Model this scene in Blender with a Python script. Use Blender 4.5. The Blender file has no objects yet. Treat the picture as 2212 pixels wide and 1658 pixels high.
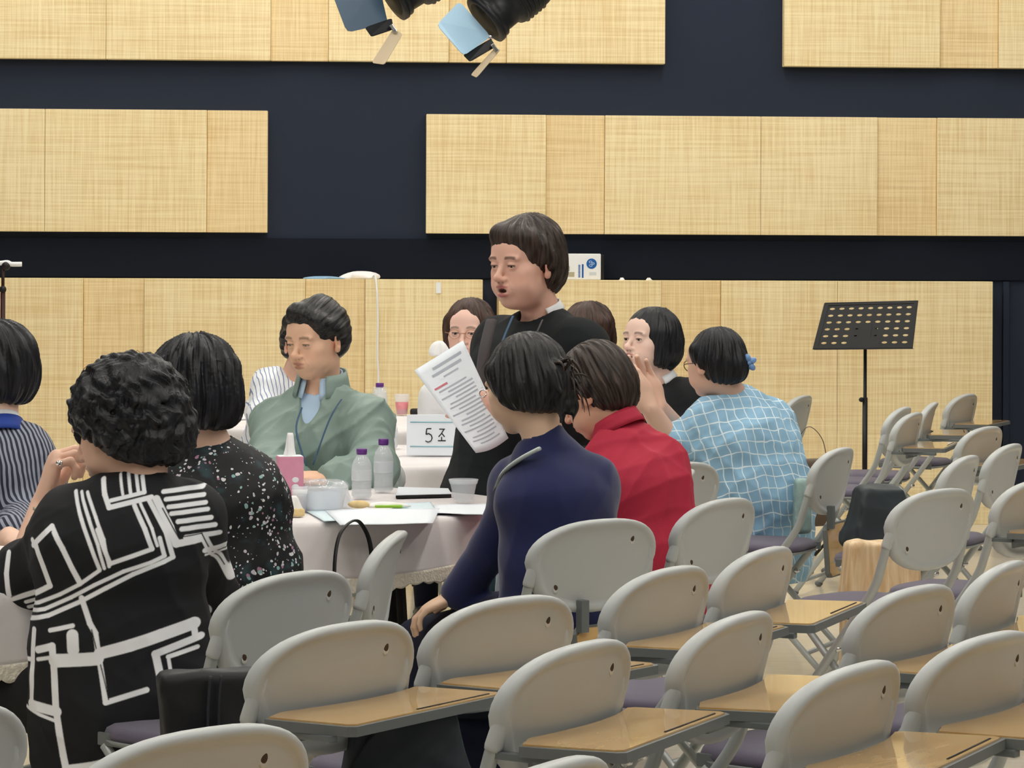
import bpy, math, random
import numpy as np
from mathutils import Vector, Matrix
random.seed(7); rng = np.random.default_rng(7)
SC = bpy.context.scene
COL = SC.collection

# ---------------------------------------------------------------- camera, exposure, light
FP, YH, HC, ROLL = 6000.0, 580.0, 1.42, 0.004        # focal length in px, horizon row, lens height, roll
cam_d = bpy.data.cameras.new('camera'); cam = bpy.data.objects.new('camera', cam_d); COL.objects.link(cam)
cam_d.sensor_width = 36; cam_d.lens = FP/2212*36; cam_d.shift_y = -(829-YH)/2212
cam_d.clip_end = 100
cam.matrix_world = Matrix.Translation((0, 0, HC)) @ Matrix.Rotation(math.pi/2, 4, 'X') @ Matrix.Rotation(ROLL, 4, 'Z')
SC.camera = cam
SC.view_settings.view_transform = 'Standard'; SC.view_settings.look = 'None'
SC.view_settings.exposure = 0.0; SC.view_settings.gamma = 1.0; SC.view_settings.use_curve_mapping = False
W = bpy.data.worlds.new('world'); SC.world = W; W.use_nodes = True
W.node_tree.nodes['Background'].inputs[0].default_value = (0.75, 0.85, 1, 1)
W.node_tree.nodes['Background'].inputs[1].default_value = 0.25
SC.cycles.use_denoising = True
SC.cycles.max_bounces = 5; SC.cycles.adaptive_threshold = .02
LAMP_STRENGTH = 16.0

def P(px, py, Y):
    """point of the room seen at photo position (px,py) at distance Y"""
    dx, dy = px-1106.0, py-YH
    qx, qy = dx+ROLL*dy, dy-ROLL*dx
    return Vector((qx*Y/FP, Y, HC-qy*Y/FP))

# ---------------------------------------------------------------- materials
MATS = {}
def srgb(c):
    return tuple(((v/255)/12.92 if v/255 <= .04045 else ((v/255+.055)/1.055)**2.4) for v in c)+(1.0,)
def mat(name, rgb, rough=.6, spec=.5, metal=0, bump=0, bscale=200, var=0, vscale=30, sheen=0, trans=0, emit=0, stretch=(1,1,1), alpha=1, ior=1.45, tint=False, coat=0):
    if name in MATS: return MATS[name]
    m = bpy.data.materials.new(name); m.use_nodes = True; nt = m.node_tree
    b = nt.nodes['Principled BSDF']
    b.inputs['Base Color'].default_value = srgb(rgb)
    b.inputs['Roughness'].default_value = rough; b.inputs['Metallic'].default_value = metal
    b.inputs['Specular IOR Level'].default_value = spec; b.inputs['IOR'].default_value = ior
    b.inputs['Transmission Weight'].default_value = trans; b.inputs['Alpha'].default_value = alpha
    b.inputs['Sheen Weight'].default_value = sheen; b.inputs['Coat Weight'].default_value = coat
    if emit:
        b.inputs['Emission Color'].default_value = srgb(rgb); b.inputs['Emission Strength'].default_value = emit
    tc = nt.nodes.new('ShaderNodeTexCoord'); mp = nt.nodes.new('ShaderNodeMapping'); mp.inputs['Scale'].default_value = stretch
    nt.links.new(tc.outputs['Object'], mp.inputs['Vector'])
    src = None
    if tint:
        a = nt.nodes.new('ShaderNodeAttribute'); a.attribute_name = 'tint'; src = a.outputs['Color']
        nt.links.new(src, b.inputs['Base Color'])
    if var:
        n = nt.nodes.new('ShaderNodeTexNoise'); n.inputs['Scale'].default_value = vscale; n.inputs['Detail'].default_value = 5
        nt.links.new(mp.outputs[0], n.inputs['Vector'])
        mr = nt.nodes.new('ShaderNodeMapRange'); mr.inputs[1].default_value = .3; mr.inputs[2].default_value = .7
        mr.inputs[3].default_value = 1-var; mr.inputs[4].default_value = 1+var
        nt.links.new(n.outputs['Fac'], mr.inputs[0])
        mx = nt.nodes.new('ShaderNodeMix'); mx.data_type = 'RGBA'; mx.blend_type = 'MULTIPLY'; mx.inputs[0].default_value = 1
        if src: nt.links.new(src, mx.inputs[6])
        else: mx.inputs[6].default_value = srgb(rgb)
        nt.links.new(mr.outputs[0], mx.inputs[7]); nt.links.new(mx.outputs[2], b.inputs['Base Color'])
    if bump:
        n2 = nt.nodes.new('ShaderNodeTexNoise'); n2.inputs['Scale'].default_value = bscale; n2.inputs['Detail'].default_value = 4
        nt.links.new(mp.outputs[0], n2.inputs['Vector'])
        bp = nt.nodes.new('ShaderNodeBump'); bp.inputs['Strength'].default_value = bump; bp.inputs['Distance'].default_value = .004
        nt.links.new(n2.outputs['Fac'], bp.inputs['Height']); nt.links.new(bp.outputs[0], b.inputs['Normal'])
    MATS[name] = m
    return m
def N(nt, t, **kw):
    n = nt.nodes.new(t)
    for k, v in kw.items():
        if k[0] == 'i' and k[1:].isdigit(): n.inputs[int(k[1:])].default_value = v
        else: setattr(n, k, v)
    return n

def weave_mat(name, c1, c2):
    m = bpy.data.materials.new(name); m.use_nodes = True; nt = m.node_tree; L = nt.links.new; b = nt.nodes['Principled BSDF']
    tc = N(nt, 'ShaderNodeTexCoord')
    def nz(scale, sc):
        mp = N(nt, 'ShaderNodeMapping'); mp.inputs['Scale'].default_value = sc
        n = N(nt, 'ShaderNodeTexNoise'); n.inputs['Scale'].default_value = scale; n.inputs['Detail'].default_value = 3
        L(tc.outputs['Object'], mp.inputs[0]); L(mp.outputs[0], n.inputs['Vector']); return n.outputs['Fac']
    h = nz(60, (.035, 1, 1.6)); v = nz(75, (1.5, 1, .04)); g = nz(1.3, (1, 1, 1))
    a = N(nt, 'ShaderNodeMath', operation='ADD'); L(h, a.inputs[0]); L(v, a.inputs[1])
    a2 = N(nt, 'ShaderNodeMath', operation='MULTIPLY_ADD'); a2.inputs[1].default_value = .55; L(g, a2.inputs[0]); L(a.outputs[0], a2.inputs[2])
    mr = N(nt, 'ShaderNodeMapRange'); mr.inputs[1].default_value = .98; mr.inputs[2].default_value = 1.5; L(a2.outputs[0], mr.inputs[0])
    mx = N(nt, 'ShaderNodeMix', data_type='RGBA'); L(mr.outputs[0], mx.inputs[0]); mx.inputs[6].default_value = srgb(c1); mx.inputs[7].default_value = srgb(c2)
    L(mx.outputs[2], b.inputs['Base Color']); b.inputs['Roughness'].default_value = .85
    bp = N(nt, 'ShaderNodeBump'); bp.inputs['Strength'].default_value = .3; bp.inputs['Distance'].default_value = .003
    L(a.outputs[0], bp.inputs['Height']); L(bp.outputs[0], b.inputs['Normal'])
    MATS[name] = m; return m
def wood_mat(name, c1, c2, scale=9, rough=.28, st=(1, 6, 6), coat=.3):
    m = bpy.data.materials.new(name); m.use_nodes = True; nt = m.node_tree; L = nt.links.new; b = nt.nodes['Principled BSDF']
    tc = N(nt, 'ShaderNodeTexCoord'); mp = N(nt, 'ShaderNodeMapping'); mp.inputs['Scale'].default_value = st
    n = N(nt, 'ShaderNodeTexNoise'); n.inputs['Scale'].default_value = scale; n.inputs['Detail'].default_value = 6; n.inputs['Distortion'].default_value = .8
    L(tc.outputs['Object'], mp.inputs[0]); L(mp.outputs[0], n.inputs['Vector'])
    mr = N(nt, 'ShaderNodeMapRange'); mr.inputs[1].default_value = .35; mr.inputs[2].default_value = .65; L(n.outputs['Fac'], mr.inputs[0])
    mx = N(nt, 'ShaderNodeMix', data_type='RGBA'); L(mr.outputs[0], mx.inputs[0]); mx.inputs[6].default_value = srgb(c1); mx.inputs[7].default_value = srgb(c2)
    L(mx.outputs[2], b.inputs['Base Color']); b.inputs['Roughness'].default_value = rough; b.inputs['Coat Weight'].default_value = coat
    MATS[name] = m; return m
def dots_mat(name, base, cols, scale=62):
    m = bpy.data.materials.new(name); m.use_nodes = True; nt = m.node_tree; L = nt.links.new; b = nt.nodes['Principled BSDF']
    tc = N(nt, 'ShaderNodeTexCoord'); n0 = N(nt, 'ShaderNodeTexNoise'); n0.inputs['Scale'].default_value = 30
    L(tc.outputs['Object'], n0.inputs['Vector'])
    ad = N(nt, 'ShaderNodeMix', data_type='RGBA', blend_type='LINEAR_LIGHT'); ad.inputs[0].default_value = .012
    L(tc.outputs['Object'], ad.inputs[6]); L(n0.outputs['Color'], ad.inputs[7])
    v = N(nt, 'ShaderNodeTexVoronoi'); v.inputs['Scale'].default_value = scale; L(ad.outputs[2], v.inputs['Vector'])
    sp = N(nt, 'ShaderNodeSeparateColor'); L(v.outputs['Color'], sp.inputs[0])
    g = N(nt, 'ShaderNodeTexNoise'); g.inputs['Scale'].default_value = 14; L(tc.outputs['Object'], g.inputs['Vector'])
    th = N(nt, 'ShaderNodeMapRange'); th.inputs[1].default_value = .35; th.inputs[2].default_value = .65; th.inputs[3].default_value = .05; th.inputs[4].default_value = .66; L(g.outputs['Fac'], th.inputs[0])
    ml = N(nt, 'ShaderNodeMath', operation='MULTIPLY'); L(th.outputs[0], ml.inputs[0]); L(sp.outputs[0], ml.inputs[1])
    lt = N(nt, 'ShaderNodeMath', operation='LESS_THAN'); L(v.outputs['Distance'], lt.inputs[0]); L(ml.outputs[0], lt.inputs[1])
    cr = N(nt, 'ShaderNodeValToRGB'); cr.color_ramp.interpolation = 'CONSTANT'
    els = cr.color_ramp.elements
    els[0].color = srgb(cols[0]); els[0].position = 0; els[1].color = srgb(cols[1]); els[1].position = .45
    for i, c in enumerate(cols[2:]): e = els.new(.7+.12*i); e.color = srgb(c)
    L(sp.outputs[1], cr.inputs[0])
    g2 = N(nt, 'ShaderNodeTexNoise'); g2.inputs['Scale'].default_value = 22; L(tc.outputs['Object'], g2.inputs['Vector'])
    bc = N(nt, 'ShaderNodeMix', data_type='RGBA'); bc.inputs[6].default_value = srgb(base); bc.inputs[7].default_value = srgb((38, 62, 68))
    mr = N(nt, 'ShaderNodeMapRange'); mr.inputs[1].default_value = .55; mr.inputs[2].default_value = .7; L(g2.outputs['Fac'], mr.inputs[0]); L(mr.outputs[0], bc.inputs[0])
    mx = N(nt, 'ShaderNodeMix', data_type='RGBA'); L(lt.outputs[0], mx.inputs[0]); L(bc.outputs[2], mx.inputs[6]); L(cr.outputs[0], mx.inputs[7])
    L(mx.outputs[2], b.inputs['Base Color']); b.inputs['Roughness'].default_value = .7
    MATS[name] = m; return m
def lines_mat(name, base, line, specs, warp=.02, rough=.8, var=.12):
    """specs: list of (direction vector, frequency per metre, duty)"""
    m = bpy.data.materials.new(name); m.use_nodes = True; nt = m.node_tree; L = nt.links.new; b = nt.nodes['Principled BSDF']
    tc = N(nt, 'ShaderNodeTexCoord'); n0 = N(nt, 'ShaderNodeTexNoise'); n0.inputs['Scale'].default_value = 9; n0.inputs['Detail'].default_value = 2
    L(tc.outputs['Object'], n0.inputs['Vector'])
    mx = None
    for d, f, duty in specs:
        dt = N(nt, 'ShaderNodeVectorMath', operation='DOT_PRODUCT'); dt.inputs[1].default_value = d; L(tc.outputs['Object'], dt.inputs[0])
        w = N(nt, 'ShaderNodeMath', operation='MULTIPLY_ADD'); w.inputs[1].default_value = warp; L(n0.outputs['Fac'], w.inputs[0]); L(dt.outputs['Value'], w.inputs[2])
        s = N(nt, 'ShaderNodeMath', operation='MULTIPLY'); s.inputs[1].default_value = f; L(w.outputs[0], s.inputs[0])
        fr = N(nt, 'ShaderNodeMath', operation='FRACT'); L(s.outputs[0], fr.inputs[0])
        lt = N(nt, 'ShaderNodeMath', operation='LESS_THAN'); lt.inputs[1].default_value = duty; L(fr.outputs[0], lt.inputs[0])
        if mx is None: mx = lt.outputs[0]
        else:
            a = N(nt, 'ShaderNodeMath', operation='MAXIMUM'); L(mx, a.inputs[0]); L(lt.outputs[0], a.inputs[1]); mx = a.outputs[0]
    n1 = N(nt, 'ShaderNodeTexNoise'); n1.inputs['Scale'].default_value = 7; L(tc.outputs['Object'], n1.inputs['Vector'])
    mr = N(nt, 'ShaderNodeMapRange'); mr.inputs[1].default_value = .35; mr.inputs[2].default_value = .65; mr.inputs[3].default_value = 1-var; mr.inputs[4].default_value = 1+var; L(n1.outputs['Fac'], mr.inputs[0])
    bm = N(nt, 'ShaderNodeMix', data_type='RGBA', blend_type='MULTIPLY'); bm.inputs[0].default_value = 1; bm.inputs[6].default_value = srgb(base); L(mr.outputs[0], bm.inputs[7])
    c = N(nt, 'ShaderNodeMix', data_type='RGBA'); L(mx, c.inputs[0]); L(bm.outputs[2], c.inputs[6]); c.inputs[7].default_value = srgb(line)
    L(c.outputs[2], b.inputs['Base Color']); b.inputs['Roughness'].default_value = rough
    MATS[name] = m; return m
def hair_mat(name, c1, c2, rough=.42):
    m = bpy.data.materials.new(name); m.use_nodes = True; nt = m.node_tree; L = nt.links.new; b = nt.nodes['Principled BSDF']
    at = N(nt, 'ShaderNodeAttribute'); at.attribute_name = 'flow'
    n = N(nt, 'ShaderNodeTexNoise'); n.inputs['Scale'].default_value = 1; n.inputs['Detail'].default_value = 3
    L(at.outputs['Vector'], n.inputs['Vector'])
    mr = N(nt, 'ShaderNodeMapRange'); mr.inputs[1].default_value = .35; mr.inputs[2].default_value = .68; L(n.outputs['Fac'], mr.inputs[0])
    mx = N(nt, 'ShaderNodeMix', data_type='RGBA'); L(mr.outputs[0], mx.inputs[0]); mx.inputs[6].default_value = srgb(c1); mx.inputs[7].default_value = srgb(c2)
    L(mx.outputs[2], b.inputs['Base Color']); b.inputs['Roughness'].default_value = rough; b.inputs['Specular IOR Level'].default_value = .35
    bp = N(nt, 'ShaderNodeBump'); bp.inputs['Strength'].default_value = .55; bp.inputs['Distance'].default_value = .004
    L(n.outputs['Fac'], bp.inputs['Height']); L(bp.outputs[0], b.inputs['Normal'])
    MATS[name] = m; return m

# ---------------------------------------------------------------- mesh helpers
class MB:
    def __init__(s): s.v = []; s.f = []; s.sm = []
    def add(s, vs, fs, smooth=True):
        o = len(s.v); s.v += [tuple(v) for v in vs]; s.f += [tuple(i+o for i in f) for f in fs]; s.sm += [smooth]*len(fs); return s
    def box(s, lo, hi, M=None, bev=0):
        x0, y0, z0 = lo; x1, y1, z1 = hi
        if bev:
            import bmesh
            bm = bmesh.new(); bmesh.ops.create_cube(bm, size=1)
            for v in bm.verts: v.co = Vector(((x0+x1)/2+v.co.x*(x1-x0), (y0+y1)/2+v.co.y*(y1-y0), (z0+z1)/2+v.co.z*(z1-z0)))
            bmesh.ops.bevel(bm, geom=bm.edges[:], offset=bev, segments=2, affect='EDGES', profile=.6)
            bm.verts.ensure_lookup_table(); vs = [v.co.copy() for v in bm.verts]; fs = [[v.index for v in f.verts] for f in bm.faces]; bm.free()
            if M is not None: vs = [M @ v for v in vs]
            return s.add(vs, fs, False)
        vs = [Vector((x, y, z)) for x in (x0, x1) for y in (y0, y1) for z in (z0, z1)]
        if M is not None: vs = [M @ v for v in vs]
        return s.add(vs, [(0, 1, 3, 2), (4, 6, 7, 5), (0, 4, 5, 1), (2, 3, 7, 6), (0, 2, 6, 4), (1, 5, 7, 3)], False)
    def tube(s, pts, r, n=10, caps=True, flat=1, up=None):
        pts = [Vector(p) for p in pts]; rs = r if isinstance(r, (list, tuple)) else [r]*len(pts)
        vs = []; fs = []; prev = None
        for i, p in enumerate(pts):
            t = (pts[min(i+1, len(pts)-1)]-pts[max(i-1, 0)]).normalized()
            if prev is None:
                a = Vector(up) if up else (Vector((0, 0, 1)) if abs(t.z) < .9 else Vector((1, 0, 0)))
                n1 = t.cross(a).normalized()
            else: n1 = (prev-t*prev.dot(t)).normalized()
            prev = n1; n2 = t.cross(n1)
            for k in range(n):
                an = 2*math.pi*k/n; vs.append(p+n1*math.cos(an)*rs[i]+n2*math.sin(an)*rs[i]*flat)
        for i in range(len(pts)-1):
            for k in range(n): fs.append((i*n+k, i*n+(k+1) % n, (i+1)*n+(k+1) % n, (i+1)*n+k))
        if caps: fs += [tuple(range(n))[::-1], tuple((len(pts)-1)*n+k for k in range(n))]
        return s.add(vs, fs)
    def lathe(s, prof, c=(0, 0, 0), n=32, axis=None, wob=None):
        c = Vector(c); vs = []; fs = []
        R = Vector((0, 0, 1)).rotation_difference(Vector(axis)).to_matrix() if axis else None
        for r, z in prof:
            for k in range(n):
                a = 2*math.pi*k/n; q = Vector((r*math.cos(a), r*math.sin(a), z))
                if wob: q = Vector(wob(q, a, z))
                if R: q = R @ q
                vs.append(c+q)
        m = len(prof)
        for i in range(m-1):
            for k in range(n): fs.append((i*n+k, i*n+(k+1) % n, (i+1)*n+(k+1) % n, (i+1)*n+k))
        if prof[0][0] > 1e-6: fs.append(tuple(range(n))[::-1])
        if prof[-1][0] > 1e-6: fs.append(tuple((m-1)*n+k for k in range(n)))
        return s.add(vs, fs)
    def ball(s, c, r, n=14, M=None):
        r = (r, r, r) if isinstance(r, (int, float)) else r; vs = []; fs = []; m = n//2+1
        for i in range(m+1):
            th = math.pi*i/m
            for k in range(n):
                a = 2*math.pi*k/n; q = Vector((math.sin(th)*math.cos(a)*r[0], math.sin(th)*math.sin(a)*r[1], math.cos(th)*r[2]))
                vs.append((M @ q if M else q)+Vector(c))
        for i in range(m):
            for k in range(n): fs.append((i*n+k, (i+1)*n+k, (i+1)*n+(k+1) % n, i*n+(k+1) % n))
        return s.add(vs, fs)
    def prism(s, poly, z0, z1, M=None, smooth=False):
        n = len(poly); vs = [Vector((x, y, z0)) for x, y in poly]+[Vector((x, y, z1)) for x, y in poly]
        if M is not None: vs = [M @ v for v in vs]
        fs = [tuple(range(n))[::-1], tuple(range(n, 2*n))]+[(i, (i+1) % n, n+(i+1) % n, n+i) for i in range(n)]
        return s.add(vs, fs, smooth)
    def build(s, name, m, parent=None, base=None, **props):
        me = bpy.data.meshes.new(name)
        b = Vector(base) if base is not None else Vector((0, 0, 0))
        me.from_pydata([tuple(Vector(v)-b) for v in s.v], [], s.f); me.polygons.foreach_set('use_smooth', s.sm); me.update()
        import bmesh
        bm = bmesh.new(); bm.from_mesh(me); bmesh.ops.recalc_face_normals(bm, faces=bm.faces[:]); bm.to_mesh(me); bm.free()
        return link(name, me, m, parent, b if parent is None else None, **props)
def link(name, me, m, parent=None, loc=None, **props):
    o = bpy.data.objects.new(name, me); COL.objects.link(o)
    if m is not None:
        if isinstance(m, str): m = MATS[m]
        me.materials.append(m)
    if parent is not None: o.parent = parent
    if loc is not None: o.location = loc
    for k, v in props.items(): o[k] = v
    return o
def empty(name, loc, rz=0, **props):
    o = bpy.data.objects.new(name, None); COL.objects.link(o); o.location = loc; o.rotation_euler = (0, 0, rz); o.empty_display_size = .1
    for k, v in props.items(): o[k] = v
    return o
def copy_tree(o, parent=None):
    c = o.copy(); COL.objects.link(c)
    if parent is not None: c.parent = parent
    for ch in list(o.children): copy_tree(ch, c)
    return c
def bez(a, b, c, d, n=12):
    a, b, c, d = map(Vector, (a, b, c, d)); out = []
    for i in range(n+1):
        t = i/n; out.append(a*(1-t)**3+b*3*t*(1-t)**2+c*3*t*t*(1-t)+d*t**3)
    return out
def smooth_path(pts, n=6):
    pts = [Vector(p) for p in pts]; q = [pts[0]]+pts+[pts[-1]]; out = []
    for i in range(1, len(q)-2):
        for k in range(n):
            t = k/n; p0, p1, p2, p3 = q[i-1:i+3]
            out.append(.5*((2*p1)+(p2-p0)*t+(2*p0-5*p1+4*p2-p3)*t*t+(3*p1-p0-3*p2+p3)*t**3))
    out.append(pts[-1]); return out

# ---------------------------------------------------------------- implicit surfaces on a stretched grid
f32 = np.float32
def axis_pts(lo, hi, base, foci):
    out = [lo]; x = lo
    while x < hi:
        h = base
        for a, b, r in foci:
            if a <= x <= b: h = min(h, r)
            elif x < a and x+h > a: h = max(r, a-x+1e-5)
        x += h; out.append(x)
    return np.array(out, f32)
class Vol:
    def __init__(s, lo, hi, base, foci=()):
        """foci: (centre, half size, resolution)"""
        s.ax = [axis_pts(lo[i], hi[i], base, [(c[i]-h, c[i]+h, r) for c, h, r in foci]) for i in range(3)]
        s.D = np.full([len(a) for a in s.ax], .2, f32)
    def sub(s, c, rad, mg=.035):
        sl = []
        for i in range(3):
            r = rad[i] if hasattr(rad, '__len__') else rad
            a = np.searchsorted(s.ax[i], c[i]-r-mg); b = np.searchsorted(s.ax[i], c[i]+r+mg)
            sl.append(slice(max(a-1, 0), min(b+1, len(s.ax[i]))))
        x = s.ax[0][sl[0]][:, None, None]; y = s.ax[1][sl[1]][None, :, None]; z = s.ax[2][sl[2]][None, None, :]
        return tuple(sl), x, y, z
    def comb(s, sl, d, k, mode):
        a = s.D[sl]
        if a.size == 0: return
        if mode == 'u':
            r = np.minimum(a, d)
            if k > 0: h = np.maximum(k-np.abs(a-d), 0)/k; r = r-h*h*k*.25
        elif mode == 's':
            d = -d; r = np.maximum(a, d)
            if k > 0: h = np.maximum(k-np.abs(a-d), 0)/k; r = r+h*h*k*.25
        else: r = np.maximum(a, d)
        s.D[sl] = r
    def ell(s, c, r, R=None, k=.01, mode='u'):
        """R: columns are the local axes in the room"""
        c = np.array(c, float); mr = max(r); sl, x, y, z = s.sub(c, mr)
        x = x-f32(c[0]); y = y-f32(c[1]); z = z-f32(c[2])
        if R is not None:
            R = np.array(R); x, y, z = [x*f32(R[0, j])+y*f32(R[1, j])+z*f32(R[2, j]) for j in range(3)]
        r = np.array(r, f32)
        k0 = np.sqrt((x/r[0])**2+(y/r[1])**2+(z/r[2])**2)+1e-6; k1 = np.sqrt((x/r[0]**2)**2+(y/r[1]**2)**2+(z/r[2]**2)**2)+1e-6
        s.comb(sl, k0*(k0-1)/k1, k, mode)
    def cone(s, a, b, ra, rb, k=.01, mode='u', w=None, sg=1.0):
        a = np.array(a, float); b = np.array(b, float); c = (a+b)/2; R = max(ra, rb)*max(sg, 1)
        sl, x, y, z = s.sub(c, np.abs(b-a)/2+R)
        x = x-f32(a[0]); y = y-f32(a[1]); z = z-f32(a[2]); d = b-a; L2 = float(d @ d)+1e-9
        t = np.clip((x*f32(d[0])+y*f32(d[1])+z*f32(d[2]))/f32(L2), 0, 1)
        ex = x-t*f32(d[0]); ey = y-t*f32(d[1]); ez = z-t*f32(d[2]); q = ex*ex+ey*ey+ez*ez
        if w is not None:
            w = np.array(w, float); w /= np.linalg.norm(w); pw = ex*f32(w[0])+ey*f32(w[1])+ez*f32(w[2]); q = q-pw*pw*f32(1-1/sg**2)
        s.comb(sl, np.sqrt(np.maximum(q, 0))-(ra+t*(rb-ra)), k, mode)
    def half(s, p, n, k=.004, region=None):
        """cut away the side n points to"""
        n = np.array(n, float); n /= np.linalg.norm(n)
        if region: sl, x, y, z = s.sub(*region, mg=0)
        else: sl = (slice(None),)*3; x = s.ax[0][:, None, None]; y = s.ax[1][None, :, None]; z = s.ax[2][None, None, :]
        d = (x-f32(p[0]))*f32(n[0])+(y-f32(p[1]))*f32(n[1])+(z-f32(p[2]))*f32(n[2])
        s.comb(sl, -d, k, 's')
    def band(s, fn, w=.03):
        idx = np.nonzero(np.abs(s.D) < w)
        p = [s.ax[i][idx[i]] for i in range(3)]; s.D[idx] += fn(*p).astype(f32)
    def mesh(s):
        D = s.D; S = D < 0
        S[0] = S[-1] = False; S[:, 0] = S[:, -1] = False; S[:, :, 0] = S[:, :, -1] = False
        D = np.where(S, D, np.abs(D)+1e-7)
        cnt = np.zeros([n-1 for n in D.shape], np.int8)
        for i in (0, 1):
            for j in (0, 1):
                for k in (0, 1): cnt += S[i:D.shape[0]-1+i, j:D.shape[1]-1+j, k:D.shape[2]-1+k]
        act = (cnt > 0) & (cnt < 8); I, J, K = np.nonzero(act); n = len(I)
        vid = np.full(act.shape, -1, np.int32); vid[I, J, K] = np.arange(n)
        C = {}; 
        for i in (0, 1):
            for j in (0, 1):
                for k in (0, 1): C[i, j, k] = D[I+i, J+j, K+k]
        acc = np.zeros((n, 3)); num = np.zeros(n)
        for ax in range(3):
            for u in (0, 1):
                for v in (0, 1):
                    a = [u, v]; a.insert(ax, 0); b = [u, v]; b.insert(ax, 1); da = C[tuple(a)]; db = C[tuple(b)]
                    m = (da < 0) != (db < 0); t = np.where(m, da/(da-db+1e-20), 0)
                    pos = np.zeros((n, 3)); 
                    for q in range(3): pos[:, q] = a[q]
                    pos[:, ax] = t; acc += pos*m[:, None]; num += m
        acc /= np.maximum(num, 1)[:, None]
        V = np.empty((n, 3))
        for q, A in enumerate((I, J, K)):
            x0 = s.ax[q][A]; x1 = s.ax[q][A+1]; V[:, q] = x0+(x1-x0)*acc[:, q]
        Q = []
        for ax in range(3):
            sa = [slice(None)]*3; sb = [slice(None)]*3; sa[ax] = slice(0, -1); sb[ax] = slice(1, None)
            A = S[tuple(sa)]; B = S[tuple(sb)]; e = np.nonzero(A != B); o1, o2 = [q for q in range(3) if q != ax]
            ok = (e[o1] > 0) & (e[o2] > 0); e = [q[ok] for q in e]; fl = A[tuple(e)]
            def g(d1, d2):
                c = [q.copy() for q in e]; c[o1] = c[o1]-d1; c[o2] = c[o2]-d2; return vid[tuple(c)]
            q = np.stack([g(1, 1), g(0, 1), g(0, 0), g(1, 0)], 1)
            if ax == 1: fl = ~fl
            q[~fl] = q[~fl][:, ::-1]; Q.append(q)
        Q = np.concatenate(Q); Q = Q[(Q >= 0).all(1)]
        return V, Q
def relax(V, Q, it=1, lam=.5):
    n = len(V)
    for _ in range(it):
        s = np.zeros((n, 3)); c = np.zeros(n)
        for i in range(4):
            a = Q[:, i]; b = Q[:, (i+1) % 4]
            for q in range(3):
                s[:, q] += np.bincount(a, V[b, q], n)+np.bincount(b, V[a, q], n)
            c += np.bincount(a, minlength=n)+np.bincount(b, minlength=n)
        V = V*(1-lam)+lam*s/np.maximum(c, 1)[:, None]
    return V
def np_mesh(name, V, Q, m, parent=None, base=(0, 0, 0), tint=None, flow=None, **props):
    base = np.array(base, float); me = bpy.data.meshes.new(name); n = len(V); q = len(Q)
    me.vertices.add(n); me.vertices.foreach_set('co', (V-base).astype(f32).ravel())
    me.loops.add(q*4); me.loops.foreach_set('vertex_index', Q.astype(np.int32).ravel())
    me.polygons.add(q); me.polygons.foreach_set('loop_start', np.arange(0, q*4, 4, dtype=np.int32))
    try: me.polygons.foreach_set('loop_total', np.full(q, 4, np.int32))
    except Exception: pass
    me.polygons.foreach_set('use_smooth', np.ones(q, bool))
    if tint is not None:
        a = me.attributes.new('tint', 'FLOAT_COLOR', 'POINT'); t = np.ones((n, 4), f32); t[:, :3] = tint; a.data.foreach_set('color', t.ravel())
    if flow is not None:
        a = me.attributes.new('flow', 'FLOAT_VECTOR', 'POINT'); a.data.foreach_set('vector', flow.astype(f32).ravel())
    me.update(calc_edges=True); me.validate()
    return link(name, me, m, parent, Vector(base) if parent is None else None, **props)
def lin(c): return np.array(srgb(c)[:3])

# ---------------------------------------------------------------- people
class Frame:
    """a head's own axes: x = the person's right, y = forward, z = up; origin between the ears at eye height"""
    def __init__(s, c, yaw, pitch=0, roll=0, sc=1.0):
        s.c = np.array(c, float); s.s = sc; ph = math.radians(yaw)
        f = Vector((math.cos(ph), math.sin(ph), 0)); r = f.cross(Vector((0, 0, 1))); u = Vector((0, 0, 1))
        Rm = Matrix((r, f, u)).transposed()
        Rm = Rm @ Matrix.Rotation(math.radians(pitch), 3, 'X') @ Matrix.Rotation(math.radians(roll), 3, 'Y')
        s.R = np.array(Rm)
    def w(s, p): return s.c+s.R @ (np.array(p, float)*s.s)
    def loc(s, V): return ((V-s.c) @ s.R)/s.s
    def ell(s, V, c, r, k=.01, mode='u', rot=None):
        R = s.R if rot is None else s.R @ np.array(rot)
        V.ell(s.w(c), [q*s.s for q in r], R, k*s.s, mode)
    def cone(s, V, a, b, ra, rb, k=.01, mode='u', w=None, sg=1):
        V.cone(s.w(a), s.w(b), ra*s.s, rb*s.s, k*s.s, mode, None if w is None else s.R @ np.array(w, float), sg)
def rotx(d): return np.array(Matrix.Rotation(math.radians(d), 3, 'X'))
def roty(d): return np.array(Matrix.Rotation(math.radians(d), 3, 'Y'))
def rotz(d): return np.array(Matrix.Rotation(math.radians(d), 3, 'Z'))

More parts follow.
